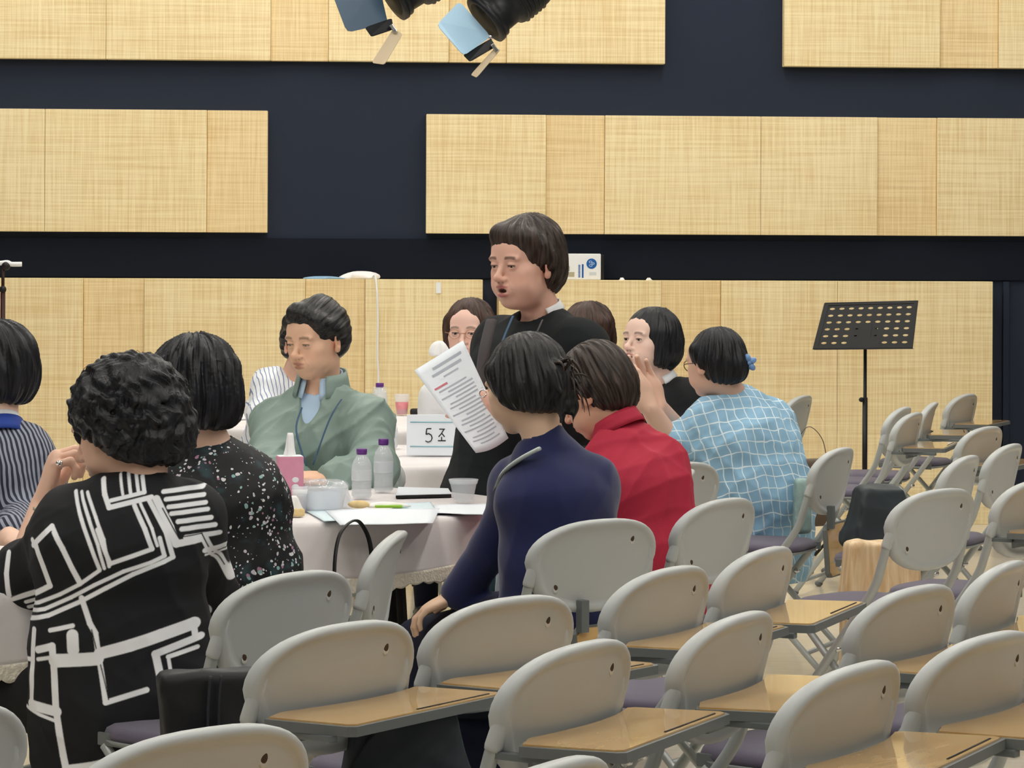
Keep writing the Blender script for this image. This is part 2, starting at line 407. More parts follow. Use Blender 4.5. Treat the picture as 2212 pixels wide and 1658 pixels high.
def head_prims(V, h, o):
    jw = o.get('jaw', 1.0); ck = o.get('cheek', 1.0)
    h.ell(V, (0, -.016, .025), (.075, .094, .088), 0)
    h.ell(V, (0, .022, -.020), (.066, .066, .078), .02)
    h.ell(V, (0, .022, -.062), (.054*jw, .058, .046), .025)
    h.ell(V, (0, .064, -.093), (.020*jw, .016, .015), .022)
    h.ell(V, (0, .060, .038), (.052, .026, .038), .03)
    for sx in (1, -1):
        h.ell(V, (sx*.044, .050, -.020), (.021, .024, .018), .02)
        h.ell(V, (sx*.034*ck, .052, -.052), (.024*ck, .026, .024), .02)
        h.ell(V, (sx*.030, .080, .019), (.022, .008, .007), .012)
        h.ell(V, (sx*.030, .095, -.001), (.018, .013, .010), .012, 's')
        h.ell(V, (sx*.031, .0735, .000), (.0155, .0145, .0125), .004)
        h.ell(V, (sx*.0305, .0745, .0045), (.0158, .0155, .0085), .004)
    h.cone(V, (0, .080, .014), (0, .104, -.026), .0062, .0085, .010)
    h.ell(V, (0, .106, -.030), (.0115, .0110, .0100), .007)
    for sx in (1, -1): h.cone(V, (sx*.019, .088, -.036), (sx*.033, .076, -.064), .0016, .0022, .006, 's')
    for sx in (1, -1):
        h.ell(V, (sx*.0115, .094, -.034), (.0075, .0095, .0065), .006)
        h.ell(V, (sx*.0065, .097, -.0415), (.0035, .005, .003), .003, 's')
    h.ell(V, (0, .080, -.060), (.026, .015, .020), .016)
    op = o.get('mouth', 0)                                   # how far the mouth stands open
    h.ell(V, (0, .0925, -.0555+op*.25), (.019, .0065, .0042), .005)
    h.ell(V, (0, .0905, -.067-op*.8), (.016, .0075, .0055), .005)
    if op > 0: h.ell(V, (0, .094, -.0605-op*.3), (.0155, .016, .002+op*.42), .003, 's')
    else: h.ell(V, (0, .100, -.0608), (.021, .008, .0013), .003, 's')
    ew = o.get('eye', .0034)
    for sx in (1, -1):
        h.ell(V, (sx*.031, .088, -.0012), (.0125, .012, ew), .002, 's', rot=roty(sx*4))
        # ear
        e = (sx*.077, -.006, -.010); rt = rotz(-sx*22) @ rotx(-8)
        h.ell(V, e, (.006, .017, .030), .005, rot=rt)
        h.ell(V, (sx*.083, -.004, -.006), (.006, .010, .018), .003, 's', rot=rt)
        h.ell(V, (sx*.078, .001, -.030), (.006, .008, .010), .005)
    if o.get('jowl'):
        h.ell(V, (0, .028, -.094), (.050, .040, .022), .02)
        for sx in (1, -1): h.ell(V, (sx*.038, .035, -.068), (.022, .026, .022), .02)

def skin_tint(V, h, o):
    sk = lin(o.get('skin', (240, 202, 178))); T = np.tile(sk, (len(V), 1))
    L = h.loc(V); x, y, z = L.T
    def blob(c, r, soft=1.0):
        d = np.sqrt(((x-c[0])/r[0])**2+((y-c[1])/r[1])**2+((z-c[2])/r[2])**2); return np.clip((1.25-d)/.5*soft, 0, 1)[:, None]
    def mix(T, m, c): return T*(1-m)+np.array(c)*m
    for sx in (1, -1):
        T = mix(T, blob((sx*.042, .06, -.034), (.022, .03, .018))*.2, sk*np.array((1.0, .72, .68)))
        T = mix(T, blob((sx*.077, -.004, -.01), (.014, .02, .03))*.4, sk*np.array((1.0, .7, .65)))
        th = z-(.0235+.18*(np.abs(x)-.03)*(-1))            # brow follows a shallow arch
        zb = .0225-6*(np.abs(x)-.030)**2*1.5
        m = np.clip((.0048-np.abs(z-zb))/.002, 0, 1)*np.clip((.0185-np.abs(np.abs(x)-.031))/.004, 0, 1)*(y > .045)*(x*sx > 0)
        T = mix(T, m[:, None]*o.get('brow', .75), lin((52, 38, 32)))
        ze = -.0012+.0026; m = np.clip((.0030-np.abs(z-ze+6*(np.abs(x)-.031)**2))/.0014, 0, 1)*np.clip((.0142-np.abs(np.abs(x)-.031))/.003, 0, 1)*(y > .05)*(x*sx > 0)
        T = mix(T, m[:, None]*.85, lin((40, 26, 22)))
    op = o.get('mouth', 0); lc = lin(o.get('lip', (186, 96, 92)))
    T = mix(T, blob((0, .093, -.0557+op*.25), (.0215, .012, .0042))*.8, lc)
    T = mix(T, blob((0, .092, -.067-op*.8), (.018, .012, .0052))*.8, lc)
    T = mix(T, blob((0, .086, -.0608-op*.3), (.016, .0085, .0014+op*.5))*.95, lin((70, 22, 22)))  # dark mouth colour includes the shade between the lips
    for sx in (1, -1):  # nostril and smile-fold shade painted into the skin colour
        T = mix(T, blob((sx*.0075, .097, -.0405), (.0042, .006, .003))*.7, lin((96, 50, 40)))
        a_ = np.array((sx*.018, -.036)); b_ = np.array((sx*.032, -.062)); pv = np.stack([x, z], 1)-a_; dv = b_-a_; tt = np.clip(pv @ dv/(dv @ dv), 0, 1); dd = np.linalg.norm(pv-tt[:, None]*dv, axis=1)
        T = mix(T, (np.clip((.0022-dd)/.0018, 0, 1)*(y > .06))[:, None]*o.get('fold', .35), sk*np.array((.62, .5, .45)))
        T = mix(T, blob((sx*.031, .09, -.0115), (.016, .02, .003))*.22, sk*np.array((.7, .6, .58)))
    T = mix(T, blob((0, .108, -.03), (.014, .012, .012))*.25, sk*np.array((1, .75, .7)))
    return T

def hand_prims(V, wr, d, n, side, curl=(25, 35, 25), sc=1.0, spread=.06, thumb=(.6, .7, .3), fingers=None):
    """wr wrist, d towards the knuckles, n the way the palm faces, side: +1 thumb on d x n side"""
    d = Vector(d).normalized(); n = Vector(n); n = (n-d*n.dot(d)).normalized(); b = d.cross(n)*side; wr = Vector(wr)
    R = np.array(Matrix((b, d, n)).transposed())
    s = sc
    V.ell(wr+d*.052*s, (.040*s, .050*s, .015*s), R, .012)
    V.ell(wr+d*.020*s, (.027*s, .030*s, .018*s), R, .012)
    V.ell(wr+d*.035*s+b*.026*s+n*.008*s, (.014*s, .028*s, .014*s), R, .012)
    tips = []
    for i, (off, ln) in enumerate(((.030, .070), (.0105, .079), (-.010, .073), (-.029, .057))):
        c = fingers[i] if fingers else curl
        p = wr+d*(.090-(.006 if i in (0, 2) else .014 if i == 3 else 0))*s+b*off*s
        dr = (d+b*off*spread*40).normalized(); ang = 0; r = (.0090, .0085, .0088, .0078)[i]*s
        for j, (fr, cu) in enumerate(zip((.46, .30, .24), c)):
            ang = math.radians(cu)
            if j == 0: cur_d, cur_n = dr, n
            nd = (cur_d*math.cos(ang)+cur_n*math.sin(ang)).normalized(); nn = (cur_n*math.cos(ang)-cur_d*math.sin(ang)).normalized()
            q = p+nd*ln*fr*s; V.cone(p, q, r, r*.92, .004); p, cur_d, cur_n = q, nd, nn; r *= .93
        tips.append(p)
    p = wr+d*.022*s+b*.024*s+n*.004*s; td = (d*thumb[0]+b*thumb[1]+n*thumb[2]).normalized(); q = p+td*.046*s
    V.cone(p, q, .0125*s, .0105*s, .008); td2 = (td+d*.45).normalized(); V.cone(q, q+td2*.034*s, .0102*s, .0085*s, .004); tips.append(q+td2*.034*s)
    return tips

def torso_prims(V, J, inf=0.0, fat=1.0, k=.05, bust=False, arms=True, sleeve=1.0, legs=False, flare=0):
    w = J['w']; hip, mid, ch, nb = J['hip'], J['mid'], J['chest'], J['neck']
    V.cone(hip, mid, .118*fat+inf+flare, .108*fat+inf, k, w=w, sg=1.42)
    V.cone(mid, ch, .108*fat+inf, .112*fat+inf, k, w=w, sg=1.38)
    V.cone(ch, nb+(ch-nb)*.25, .105*fat+inf, .060*fat+inf, k, w=w, sg=1.35)
    for s in 'ab':
        sh = J['sh'+s]
        V.cone(nb+(sh-nb)*.1-Vector((0, 0, .02)), sh, .040+inf, .050*J.get('armfat', 1)+inf, .05)
        V.ell(sh, (.056+inf,)*3, None, .03)
        V.cone(ch+(sh-ch)*.3, sh, .07*fat+inf, .05+inf, .05)
        if bust: V.ell(ch+J['f']*.075+(sh-ch).normalized()*.06-Vector((0, 0, .05)), (.062*bust+inf,)*3, None, .05)
        if arms:
            el, wr = J['el'+s], J['wr'+s]; af = J.get('armfat', 1)
            t = min(1, sleeve*2); V.cone(sh, sh+(el-sh)*t, .052*af+inf, (.052+(.043-.052)*t)*af+inf*1.1, .03)
            if sleeve > .5:
                t = (sleeve-.5)*2; V.cone(el, el+(wr-el)*t, .043*af+inf*1.1, (.043-.014*t)*af+inf*1.3, .025)
def folds(seed, amp=.004, f=22, J=None):
    r = np.random.default_rng(seed); ph = r.uniform(0, 6.28, 12); ax = r.normal(size=(6, 3)); ax /= np.linalg.norm(ax, axis=1)[:, None]
    def fn(x, y, z):
        a = 0
        for i in range(4):
            u = x*ax[i, 0]+y*ax[i, 1]+z*ax[i, 2]
            v = x*ax[5-i, 1]+y*ax[5-i, 2]+z*ax[5-i, 0]
            a = a+(1-np.abs(np.sin(u*f*(.6+.3*i)+1.7*np.sin(v*f*.5+ph[i])+ph[i+4])))**2*(1.0/(1+.5*i))
        return -(a-.75)*amp
    return fn
def bounds(pts, mg):
    a = np.array([list(p) for p in pts]); return a.min(0)-mg, a.max(0)+mg

def hair_flow(V, h, curly=0, sweep=None):
    L = h.loc(V); x, y, z = L.T
    if sweep: d = np.cross(sweep[0], sweep[1]); return np.stack([L @ np.array(sweep[0])*150, L @ np.array(sweep[1])*150, L @ d*14], 1)
    az = np.arctan2(x, -(y+.01)); r = np.sqrt(x*x+y*y)
    if curly: q = np.stack([L[:, 0]*110+3*np.sin(z*60), L[:, 1]*110+3*np.sin(x*70), z*80+3*np.sin(y*66)], 1); return q
    el = np.arctan2(z-.0, r+1e-6)
    return np.stack([np.cos(az)*16, np.sin(az)*16, el*2.2], 1)
def hair_build(person, h, parent, base, style, m, res=.0028, seed=1, wisps=0):
    """style: function(V, h) adding and cutting"""
    c = h.w((0, -.02, -.02)); V = Vol(c-.20*h.s, c+.20*h.s, res*h.s)
    cur = {}; r = np.random.default_rng(seed); ph = r.uniform(0, 6.28, 8)
    def hook(amp=.003, curly=0, sweep=None): cur.update(amp=amp, curly=curly, sweep=sweep); V.band(disp, .02)
    V.hook = hook
    def disp(x, y, z):
        amp, curly = cur['amp'], cur['curly']
        q = np.stack([x, y, z], 1); L = h.loc(q); X, Y, Z = L.T
        if curly:
            a = np.sin(X*190+2.2*np.sin(Z*95+ph[0])+ph[1])*np.sin(Y*180+2.2*np.sin(X*80+ph[2]))+.8*np.sin(Z*160+2.4*np.sin(Y*70+ph[3])+ph[4])*np.sin(X*70+ph[5])
            return (a*amp*h.s)
        if cur['sweep']:
            (a1, a2) = cur['sweep']; p_ = X*a1[0]+Y*a1[1]+Z*a1[2]; q_ = X*a2[0]+Y*a2[1]+Z*a2[2]
            return (np.sin(p_*140+1.6*np.sin(q_*38+ph[0])+ph[1])+.6*np.sin(q_*210+1.5*np.sin(p_*40+ph[2])+ph[3])+.35*np.sin((p_+q_)*300+ph[4]))*amp*h.s*.5*(1-.8*np.clip((Y-.02)/.04, 0, 1)*np.clip((.075-Z)/.03, 0, 1))
        az = np.arctan2(X, -(Y+.01)); el = np.arctan2(Z, np.sqrt(X*X+Y*Y))
        a = np.sin(az*17+2.2*np.sin(el*2.6+ph[0])+ph[1])+.6*np.sin(az*41+3*np.sin(el*2+ph[2])+ph[3])+.35*np.sin(az*83+2*np.sin(el*5)+ph[4])
        fade = np.clip(np.sqrt(X*X+Y*Y)/.045, 0, 1)*(1-.75*np.clip((Y-.01)/.04, 0, 1))
        return a*amp*h.s*fade*.7
    style(V, h)
    cur['amp'] *= .28; V.band(disp, .012); curly = cur['curly']; vv, q = V.mesh(); vv = relax(vv, q, 1, .35)
    o = np_mesh('hair', vv, q, m, parent, base, flow=hair_flow(vv, h, curly, cur['sweep']))
    if wisps and len(vv):
        mb = MB(); L = h.loc(vv); out = np.nonzero((L[:, 2] > .02) & (L[:, 1] < .05))[0]
        for i in rng.choice(out, wisps):
            p = Vector(vv[i]); n = Vector(vv[i]-h.w((0, -.01, 0))).normalized(); t = n.cross(Vector(rng.normal(size=3))).normalized()
            dn = Vector((0, 0, -1)); t = (t+dn*.6).normalized(); a = rng.uniform(.003, .010)*h.s; ln = rng.uniform(.02, .045)*h.s
            mb.tube(bez(p-n*.004, p+n*a, p+n*a+t*ln*.6, p+t*ln+n*rng.uniform(-.004, .012), 6), [.0006]*5+[.0004, .0002], n=3, caps=False)
        mb.build('loose_strands', m, o, base)
        for c_ in o.children: c_.location = (0, 0, 0)
    return o

# hair styles (head axes; before cutting, a cap over the skull)
def face_cut(V, h, top=.055, w=.058, k=.01, dz=0):
    h.ell(V, (0, .125, -.055+dz), (w, .115, .055+top), k, 's')
def st_bob(V, h, front=.05, low=-.085, back=.0, part=0):
    h.ell(V, (0, -.020, .030), (.089, .108, .096), 0)
    h.ell(V, (0, -.040-back, -.022), (.095, .086, .085), .03)
    for sx in (1, -1): h.cone(V, (sx*.068, .010, .03), (sx*.070, .014, low+.03), .026, .020, .03)
    V.hook(.003)
    face_cut(V, h, top=front, w=.058)
    if part: h.ell(V, (part, .11, .055), (.012, .060, .036), .03, 's')
    V.half(h.w((0, -.02, low)), -h.R[:, 2]+h.R[:, 1]*.25, .02)
def st_curly(V, h):
    h.ell(V, (0, -.020, .030), (.100, .116, .104), 0)
    h.ell(V, (0, -.045, -.030), (.098, .090, .082), .03)
    for sx in (1, -1): h.cone(V, (sx*.072, .01, .04), (sx*.074, -.004, -.02), .032, .026, .03)
    V.hook(.0036, 1)
    face_cut(V, h, top=.05, w=.060)
    for sx in (1, -1): h.ell(V, (sx*.10, .070, -.075), (.06, .060, .062), .02, 's')
    V.half(h.w((0, -.02, -.086)), -h.R[:, 2]+h.R[:, 1]*.5, .03)
def st_wavy(V, h, low=-.092):
    h.ell(V, (0, -.020, .030), (.098, .116, .103), 0)
    h.ell(V, (0, -.045, -.030), (.098, .090, .086), .03)
    for sx in (1, -1): h.cone(V, (sx*.074, .01, .04), (sx*.076, .004, -.045), .032, .026, .03)
    V.hook(.0045)
    face_cut(V, h, top=.05, w=.060)
    V.half(h.w((0, -.02, low)), -h.R[:, 2]+h.R[:, 1]*.4, .025)
def st_man(V, h):
    h.ell(V, (0, -.018, .032), (.082, .102, .092), 0)
    h.ell(V, (0, -.050, -.012), (.073, .062, .066), .03)
    h.cone(V, (-.056, .045, .066), (.015, .060, .088), .024, .024, .02)
    h.cone(V, (.020, .058, .088), (.056, .034, .062), .026, .022, .02)
    h.cone(V, (.0, .05, .094), (.01, -.05, .104), .022, .020, .03)
    for sx in (1, -1): h.cone(V, (sx*.068, .040, .055), (sx*.070, -.01, .03), .016, .020, .03)
    V.hook(.0028, sweep=((.95, .3, 0), (0, .15, 1)))
    h.ell(V, (.004, .134, -.040), (.067, .086, .120), .010, 's')
    for sx in (1, -1): h.ell(V, (sx*.092, .040, -.058), (.040, .066, .074), .008, 's')
    V.half(h.w((0, -.05, -.070)), -h.R[:, 2]*1.0+h.R[:, 1]*.3, .01)
def st_short(V, h, part=-.02):
    h.ell(V, (0, -.022, .034), (.086, .106, .098), 0)
    h.ell(V, (0, -.052, -.018), (.080, .070, .078), .03)
    h.cone(V, (-.055, .045, .070), (.030, .056, .082), .026, .028, .03)
    for sx in (1, -1): h.cone(V, (sx*.070, .020, .045), (sx*.074, -.012, .008), .022, .020, .025)
    V.hook(.0026)
    h.ell(V, (.024, .134, -.067), (.064, .094, .116), .010, 's', rot=roty(-16))
    for sx in (1, -1): h.ell(V, (sx*.094, .030, -.066), (.040, .056, .066), .01, 's')
    V.half(h.w((0, -.05, -.088)), -h.R[:, 2]+h.R[:, 1]*.5, .02)
def st_pony(V, h):
    h.ell(V, (0, -.020, .028), (.088, .106, .096), 0)
    h.ell(V, (0, -.048, -.022), (.086, .078, .074), .03)
    for sx in (1, -1): h.cone(V, (sx*.070, .02, .035), (sx*.072, -.010, -.030), .024, .020, .03)
    h.ell(V, (0, -.124, -.012), (.038, .034, .046), .014)
    h.cone(V, (.004, -.118, -.02), (.012, -.128, -.085), .028, .018, .02); h.cone(V, (.012, -.128, -.08), (.008, -.118, -.135), .017, .007, .015); h.cone(V, (-.01, -.118, -.06), (-.02, -.12, -.115), .012, .005, .01)
    h.cone(V, (-.02, -.130, .0), (-.03, -.150, -.05), .012, .004, .01); h.cone(V, (.02, -.135, .01), (.03, -.158, -.03), .010, .003, .01)
    V.hook(.0026)
    h.ell(V, (0, .130, -.045), (.064, .092, .112), .012, 's')
    for sx in (1, -1): h.ell(V, (sx*.094, .060, -.080), (.044, .066, .066), .012, 's')
    V.half(h.w((0, -.05, -.082)), -h.R[:, 2]+h.R[:, 1]*.3, .02, region=(h.w((0, -.01, -.11)), .088*h.s))
def st_tied(V, h, bun=(0, -.125, -.035), br=(.036, .034, .040), tail=None):
    h.ell(V, (0, -.018, .028), (.082, .101, .092), 0)
    h.ell(V, (0, -.048, -.015), (.076, .070, .070), .03)
    for sx in (1, -1): h.cone(V, (sx*.066, .02, .045), (sx*.068, -.006, .005), .020, .016, .03)
    if bun: h.ell(V, bun, br, .02)
    for t_ in tail or []: h.cone(V, *t_)
    V.hook(.0028)
    h.ell(V, (0, .130, -.040), (.066, .085, .108), .012, 's')
    for sx in (1, -1): h.ell(V, (sx*.092, .040, -.070), (.042, .066, .068), .012, 's')
    V.half(h.w((0, -.05, -.080)), -h.R[:, 2]+h.R[:, 1]*.2, .015, region=(h.w((0, -.03, -.10)), .085*h.s)) if tail else V.half(h.w((0, -.05, -.080)), -h.R[:, 2]+h.R[:, 1]*.2, .015)

def person(label, J, h, o, hair, hairmat, garment, legs, foci=(), extra=None, group=None, wisps=0):
    """J joints in the room; h head Frame; o face options; returns (root object, J)"""
    hip = J['hip']; base = Vector((hip.x, hip.y, 0)); ls = J['legs'] if 'legs' in J else None
    pts = [h.w((0, 0, 0)), J['hip'], J['mid'], J['chest'], J['neck']]+[J[q+s] for q in ('sh', 'el', 'wr') for s in 'ab']
    hp = h.s
    headf = (h.c+h.R @ np.array((0, 0, -.01)), .125*hp, o.get('res', .0027)*hp)
    hands = [(list(c), r, q) for c, r, q in foci]
    lo, hi = bounds(pts, .22); lo[2] = max(lo[2], hip.z-.16)
    V = Vol(lo, hi, .013, [headf]+hands)
    torso_prims(V, J, -.004, fat=J.get('fat', 1), k=.05)
    for s in 'ab':
        V.cone(J['el'+s], J['wr'+s], .040*J.get('armfat', 1), .027, .02); 
        V.cone(J['hip'], J['hip']+(J['kn'+s]-J['hip'])*.5, .09, .075, .05)
    V.cone(J['neck'], h.w((0, -.020, -.055)), .052*hp, .050*hp, .03)
    head_prims(V, h, o)
    for s in 'ab':
        if 'hand'+s in J:
            a = dict(J['hand'+s]); J['tips'+s] = hand_prims(V, J['wr'+s], **a)
        else:
            d = (J['wr'+s]-J['el'+s]).normalized(); hand_prims(V, J['wr'+s], d, Vector((0, 0, -1)) if abs(d.z) < .8 else J['f'], 1 if s == 'a' else -1)
    vv, q = V.mesh(); T = skin_tint(vv, h, o)
    body = np_mesh('person', vv, q, 'skin', None, base, tint=T, label=label, category='person')
    if group: body['group'] = group
    # eyes
    for sx in (1, -1):
        mb = MB(); c = h.w((sx*.031, .0735, -.001)); mb.ball(c, .0118*hp, 18)
        vs = np.array(mb.v); L = h.loc(vs)-np.array((sx*.031, .0735, -.001)); g = o.get('gaze', (0, 1, -.15)); g = np.array(g)/np.linalg.norm(g)
        dt = (L/np.linalg.norm(L, axis=1)[:, None]) @ g; t = np.where(dt[:, None] > .86, lin((34, 20, 14)), lin((235, 225, 218)))
        me = bpy.data.meshes.new('eye'); me.from_pydata([tuple(Vector(v)-base) for v in mb.v], [], mb.f); me.polygons.foreach_set('use_smooth', [True]*len(mb.f))
        a = me.attributes.new('tint', 'FLOAT_COLOR', 'POINT'); tt = np.ones((len(vs), 4), f32); tt[:, :3] = t; a.data.foreach_set('color', tt.ravel())
        link('eye', me, 'eye', body)
    hair_build(None, h, body, base, hair, hairmat, seed=len(label), wisps=wisps)
    # garments
    for g in garment: make_garment(g, J, h, body, base)
    if legs: make_legs(legs, J, body, base)
    return body, base
def refine(V, Q):
    n = len(V); m = len(Q); E = np.stack([Q, np.roll(Q, -1, 1)], 2).reshape(-1, 2); E.sort(axis=1)
    key = E[:, 0].astype(np.int64)*n+E[:, 1]; u, inv = np.unique(key, return_inverse=True); inv = inv.reshape(m, 4)
    em = (V[u//n]+V[u % n])/2; fc = V[Q].mean(1); ei = inv+n; ci = (np.arange(m)+n+len(u))[:, None]
    q = [np.stack([Q[:, i], ei[:, i], ci[:, 0], ei[:, i-1]], 1) for i in range(4)]
    return np.concatenate([V, em, fc]), np.concatenate(q)
def make_garment(g, J, h, body, base):
    pts = [J['hip'], J['mid'], J['chest'], J['neck']]+[J[q+s] for q in ('sh', 'el', 'wr') for s in 'ab']
    inf = g.get('inf', .014); lo, hi = bounds(pts, .2); lo[2] = max(lo[2], J['hip'].z-.20-g.get('hem', 0))
    V = Vol(lo, hi, g.get('res', .008)*.8)
    torso_prims(V, J, inf, fat=J.get('fat', 1), bust=J.get('bust', False), sleeve=g.get('sleeve', 1), flare=g.get('flare', 0))
    if g.get('hem'): V.cone(J['hip'], J['hip']-Vector((0, 0, g['hem'])), .125*J.get('fat', 1)+inf, .13*J.get('fat', 1)+inf, .05, w=J['w'], sg=1.4)
    if g.get('lap', True):
        for s in 'ab': V.cone(J['hip'], J['hip']+(J['kn'+s]-J['hip'])*g.get('lap_len', .45), .10+inf, .085+inf, .04)
    for a, b, ra, rb, k in g.get('add', []): V.cone(a, b, ra, rb, k)
    nb = J['neck']; up = (Vector(h.w((0, -.02, -.06)))-nb).normalized()
    if g.get('collar'):
        cr = g.get('collar_r', .066); ch_ = g['collar']; V.cone(nb-up*.03, nb+up*ch_, cr, cr*.95, .015)
    V.band(folds(g.get('seed', 3), g.get('fold', .004)*1.25, g.get('ff', 16)*2.0), .03)
    ck = g.get('cut_r', .055); lean = up+J['f']*g.get('cut_f', .25)
    V.cone(nb+up*g.get('cut_z', .0)-up*.02, nb+lean*.2, ck, ck*1.15, .006, 's')
    if g.get('vcut'): V.cone(nb+J['f']*.05-up*.0, nb+J['f']*.15-Vector((0, 0, g['vcut'])), ck*.8, .008, .01, 's')
    for c in g.get('cuts', []): V.half(*c)
    vv, q = V.mesh(); vv = relax(vv, q, 1, .3)
    if 'paint' in g: vv, q = refine(*refine(vv, q))
    t = g['paint'](vv) if 'paint' in g else None
    ob = np_mesh(g['name'], vv, q, g['mat'], body, base, tint=t)
    if g.get('label'): ob['label'] = g['label']
    return ob
def make_legs(g, J, body, base):
    m, sk = g.get('mat', 'black_trouser'), g.get('r', 1.0)
    pts = [J['hip']]+[J[q+s] for q in ('kn', 'an') for s in 'ab']; lo, hi = bounds(pts, .17); lo[2] = max(lo[2], .02)
    V = Vol(lo, hi, .011)
    for s in 'ab':
        hp = J['hip']+J['w']*(.085 if s == 'a' else -.085); V.cone(hp, J['kn'+s], .098*sk, .066*sk, .03); V.cone(J['kn'+s], J['an'+s], .064*sk, .048*sk, .03)
    V.cone(J['hip']+J['w']*.07, J['hip']-J['w']*.07, .12*sk, .12*sk, .05)
    V.band(folds(11, .003), .03); vv, q = V.mesh(); vv = relax(vv, q, 1, .3); np_mesh('trousers', vv, q, m, body, base)
    for s in 'ab':
        an = J['an'+s]; f = J.get('ff'+s, J['f']); f = Vector((f.x, f.y, 0)).normalized(); V = Vol(np.array((an.x, an.y, .0))-np.array((.2, .2, .01)), np.array((an.x, an.y, .13))+np.array((.2, .2, .02)), .007)
        V.cone(Vector((an.x, an.y, .055))-f*.03, Vector((an.x, an.y, .035))+f*.14, .042, .030, 0, w=f.cross(Vector((0, 0, 1))), sg=1.15); V.cone(Vector((an.x, an.y, .05)), Vector((an.x, an.y, .10)), .04, .04, .02)
        V.half((0, 0, .003), (0, 0, -1), .002); vv, q = V.mesh(); np_mesh('shoe', vv, q, g.get('shoe', 'black_shoe'), body, base)

def seated(neck, hip, yaw, sw=.17, kn_z=.47, spread=.10, leg=.42, **over):
    """neck and hip points, trunk facing yaw; arms filled in by over"""
    ph = math.radians(yaw); f = Vector((math.cos(ph), math.sin(ph), 0)); w = f.cross(Vector((0, 0, 1))); J = dict(f=f, w=w, neck=Vector(neck), hip=Vector(hip))
    J['mid'] = J['hip'].lerp(J['neck'], .36)-f*.02; J['chest'] = J['hip'].lerp(J['neck'], .76)-f*.01
    for s, sg in (('a', 1), ('b', -1)):
        J['sh'+s] = J['neck']+w*sw*sg-Vector((0, 0, .065)); J['kn'+s] = Vector((hip[0], hip[1], kn_z))+f*leg+w*spread*sg
        J['an'+s] = Vector((J['kn'+s].x, J['kn'+s].y, .09))-f*.03
        J['el'+s] = J['sh'+s]+w*.05*sg+f*.08-Vector((0, 0, .26)); J['wr'+s] = J['el'+s]+f*.20-w*sg*.08+Vector((0, 0, .04))
    J.update(over); return J

# ---------------------------------------------------------------- shared materials
mat('navy_wall', (38, 46, 62), rough=.75, spec=.25, bump=.15, bscale=60)
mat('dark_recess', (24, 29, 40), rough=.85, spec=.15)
weave_mat('weave', (226, 200, 146), (247, 231, 186))
weave_mat('weave_warm', (222, 192, 138), (243, 222, 174))
mat('panel_edge', (240, 222, 178), rough=.6)
mat('plaster', (120, 120, 122), rough=.9); mat('dark_ceiling', (70, 72, 76), rough=.95)
wood_mat('floor_wood', (214, 204, 184), (228, 220, 204), scale=6, rough=.3, st=(1, 9, 1))
mat('chair_grey', (190, 194, 194), rough=.42, spec=.45, bump=.05, bscale=420)
mat('tube_grey', (176, 181, 180), rough=.35, spec=.5, metal=.25)
mat('recess_shade', (74, 56, 42), rough=.8); mat('recess_lip_lit', (205, 206, 202), rough=.45)
mat('seat_purple', (92, 86, 104), rough=.85, bump=.2, bscale=500, sheen=.2)
mat('seat_shell', (150, 155, 155), rough=.5)
wood_mat('board_wood', (208, 166, 104), (222, 186, 128), scale=4, rough=.16, st=(2, 7, 7), coat=.8)
mat('board_edge', (108, 112, 112), rough=.5); mat('board_groove', (40, 42, 44), rough=.7)
mat('bracket', (120, 126, 128), rough=.4, metal=.5); mat('chrome', (225, 225, 225), rough=.18, metal=1)
mat('skin', (226, 184, 158), rough=.5, spec=.4, tint=True, bump=.05, bscale=500)
mat('eye', (230, 225, 220), rough=.15, tint=True)
hair_mat('hair_black', (9, 10, 13), (34, 36, 44)); hair_mat('hair_soft_black', (14, 13, 14), (50, 48, 50)); hair_mat('hair_brown', (26, 19, 17), (74, 60, 52)); hair_mat('hair_chestnut', (40, 26, 22), (88, 62, 52))
mat('black_cloth', (17, 19, 23), rough=.85, bump=.2, bscale=300); mat('black_knit', (16, 22, 26), rough=.9, bump=.25, bscale=350)
mat('black_trouser', (18, 20, 24), rough=.85); mat('black_shoe', (18, 18, 20), rough=.4); mat('navy_knit', (26, 34, 82), rough=.9, sheen=.25, bump=.12, bscale=900)
mat('navy_cloth', (22, 28, 52), rough=.85); mat('red_cloth', (186, 40, 68), rough=.75, bump=.15, bscale=320)
mat('jacket_green', (138, 160, 152), rough=.5, bump=.1, bscale=260, spec=.5); mat('jacket_dark', (52, 62, 60), rough=.6)
mat('shirt_blue', (186, 212, 238), rough=.8); mat('white_cloth', (236, 238, 242), rough=.85); mat('grey_vest', (84, 80, 82), rough=.9)
mat('paint_cloth', (255, 255, 255), rough=.8, tint=True)
mat('clear', (240, 246, 250), rough=.08, alpha=.26, spec=.8); mat('clear_frost', (240, 246, 252), rough=.25, alpha=.5)
mat('water', (236, 244, 250), rough=.05, alpha=.22)
mat('cap_purple', (98, 42, 132), rough=.4); mat('pink_box', (224, 152, 178), rough=.6, var=.05, vscale=40); mat('tissue', (250, 251, 252), rough=.9)
mat('paper', (232, 239, 247), rough=.85); mat('paper_blue', (214, 232, 240), rough=.8); mat('print_grey', (176, 182, 194), rough=.9); mat('print_red', (200, 120, 130), rough=.9)
mat('ink', (38, 40, 46), rough=.8); mat('card_line', (150, 196, 208), rough=.8); mat('white_plastic', (240, 243, 246), rough=.4)
mat('tablecloth', (228, 224, 225), rough=.95, var=.06, vscale=6, bump=.1, bscale=200); mat('lace', (244, 238, 222), rough=.95, bump=1, bscale=160, var=.12, vscale=120)
mat('black_metal', (16, 16, 18), rough=.45); mat('bag_black', (14, 15, 19), rough=.5, bump=.3, bscale=40); mat('bag_strap', (40, 42, 50), rough=.6)
mat('nylon_grey', (44, 52, 58), rough=.5, bump=.2, bscale=60); mat('brown_leather', (104, 84, 66), rough=.5)
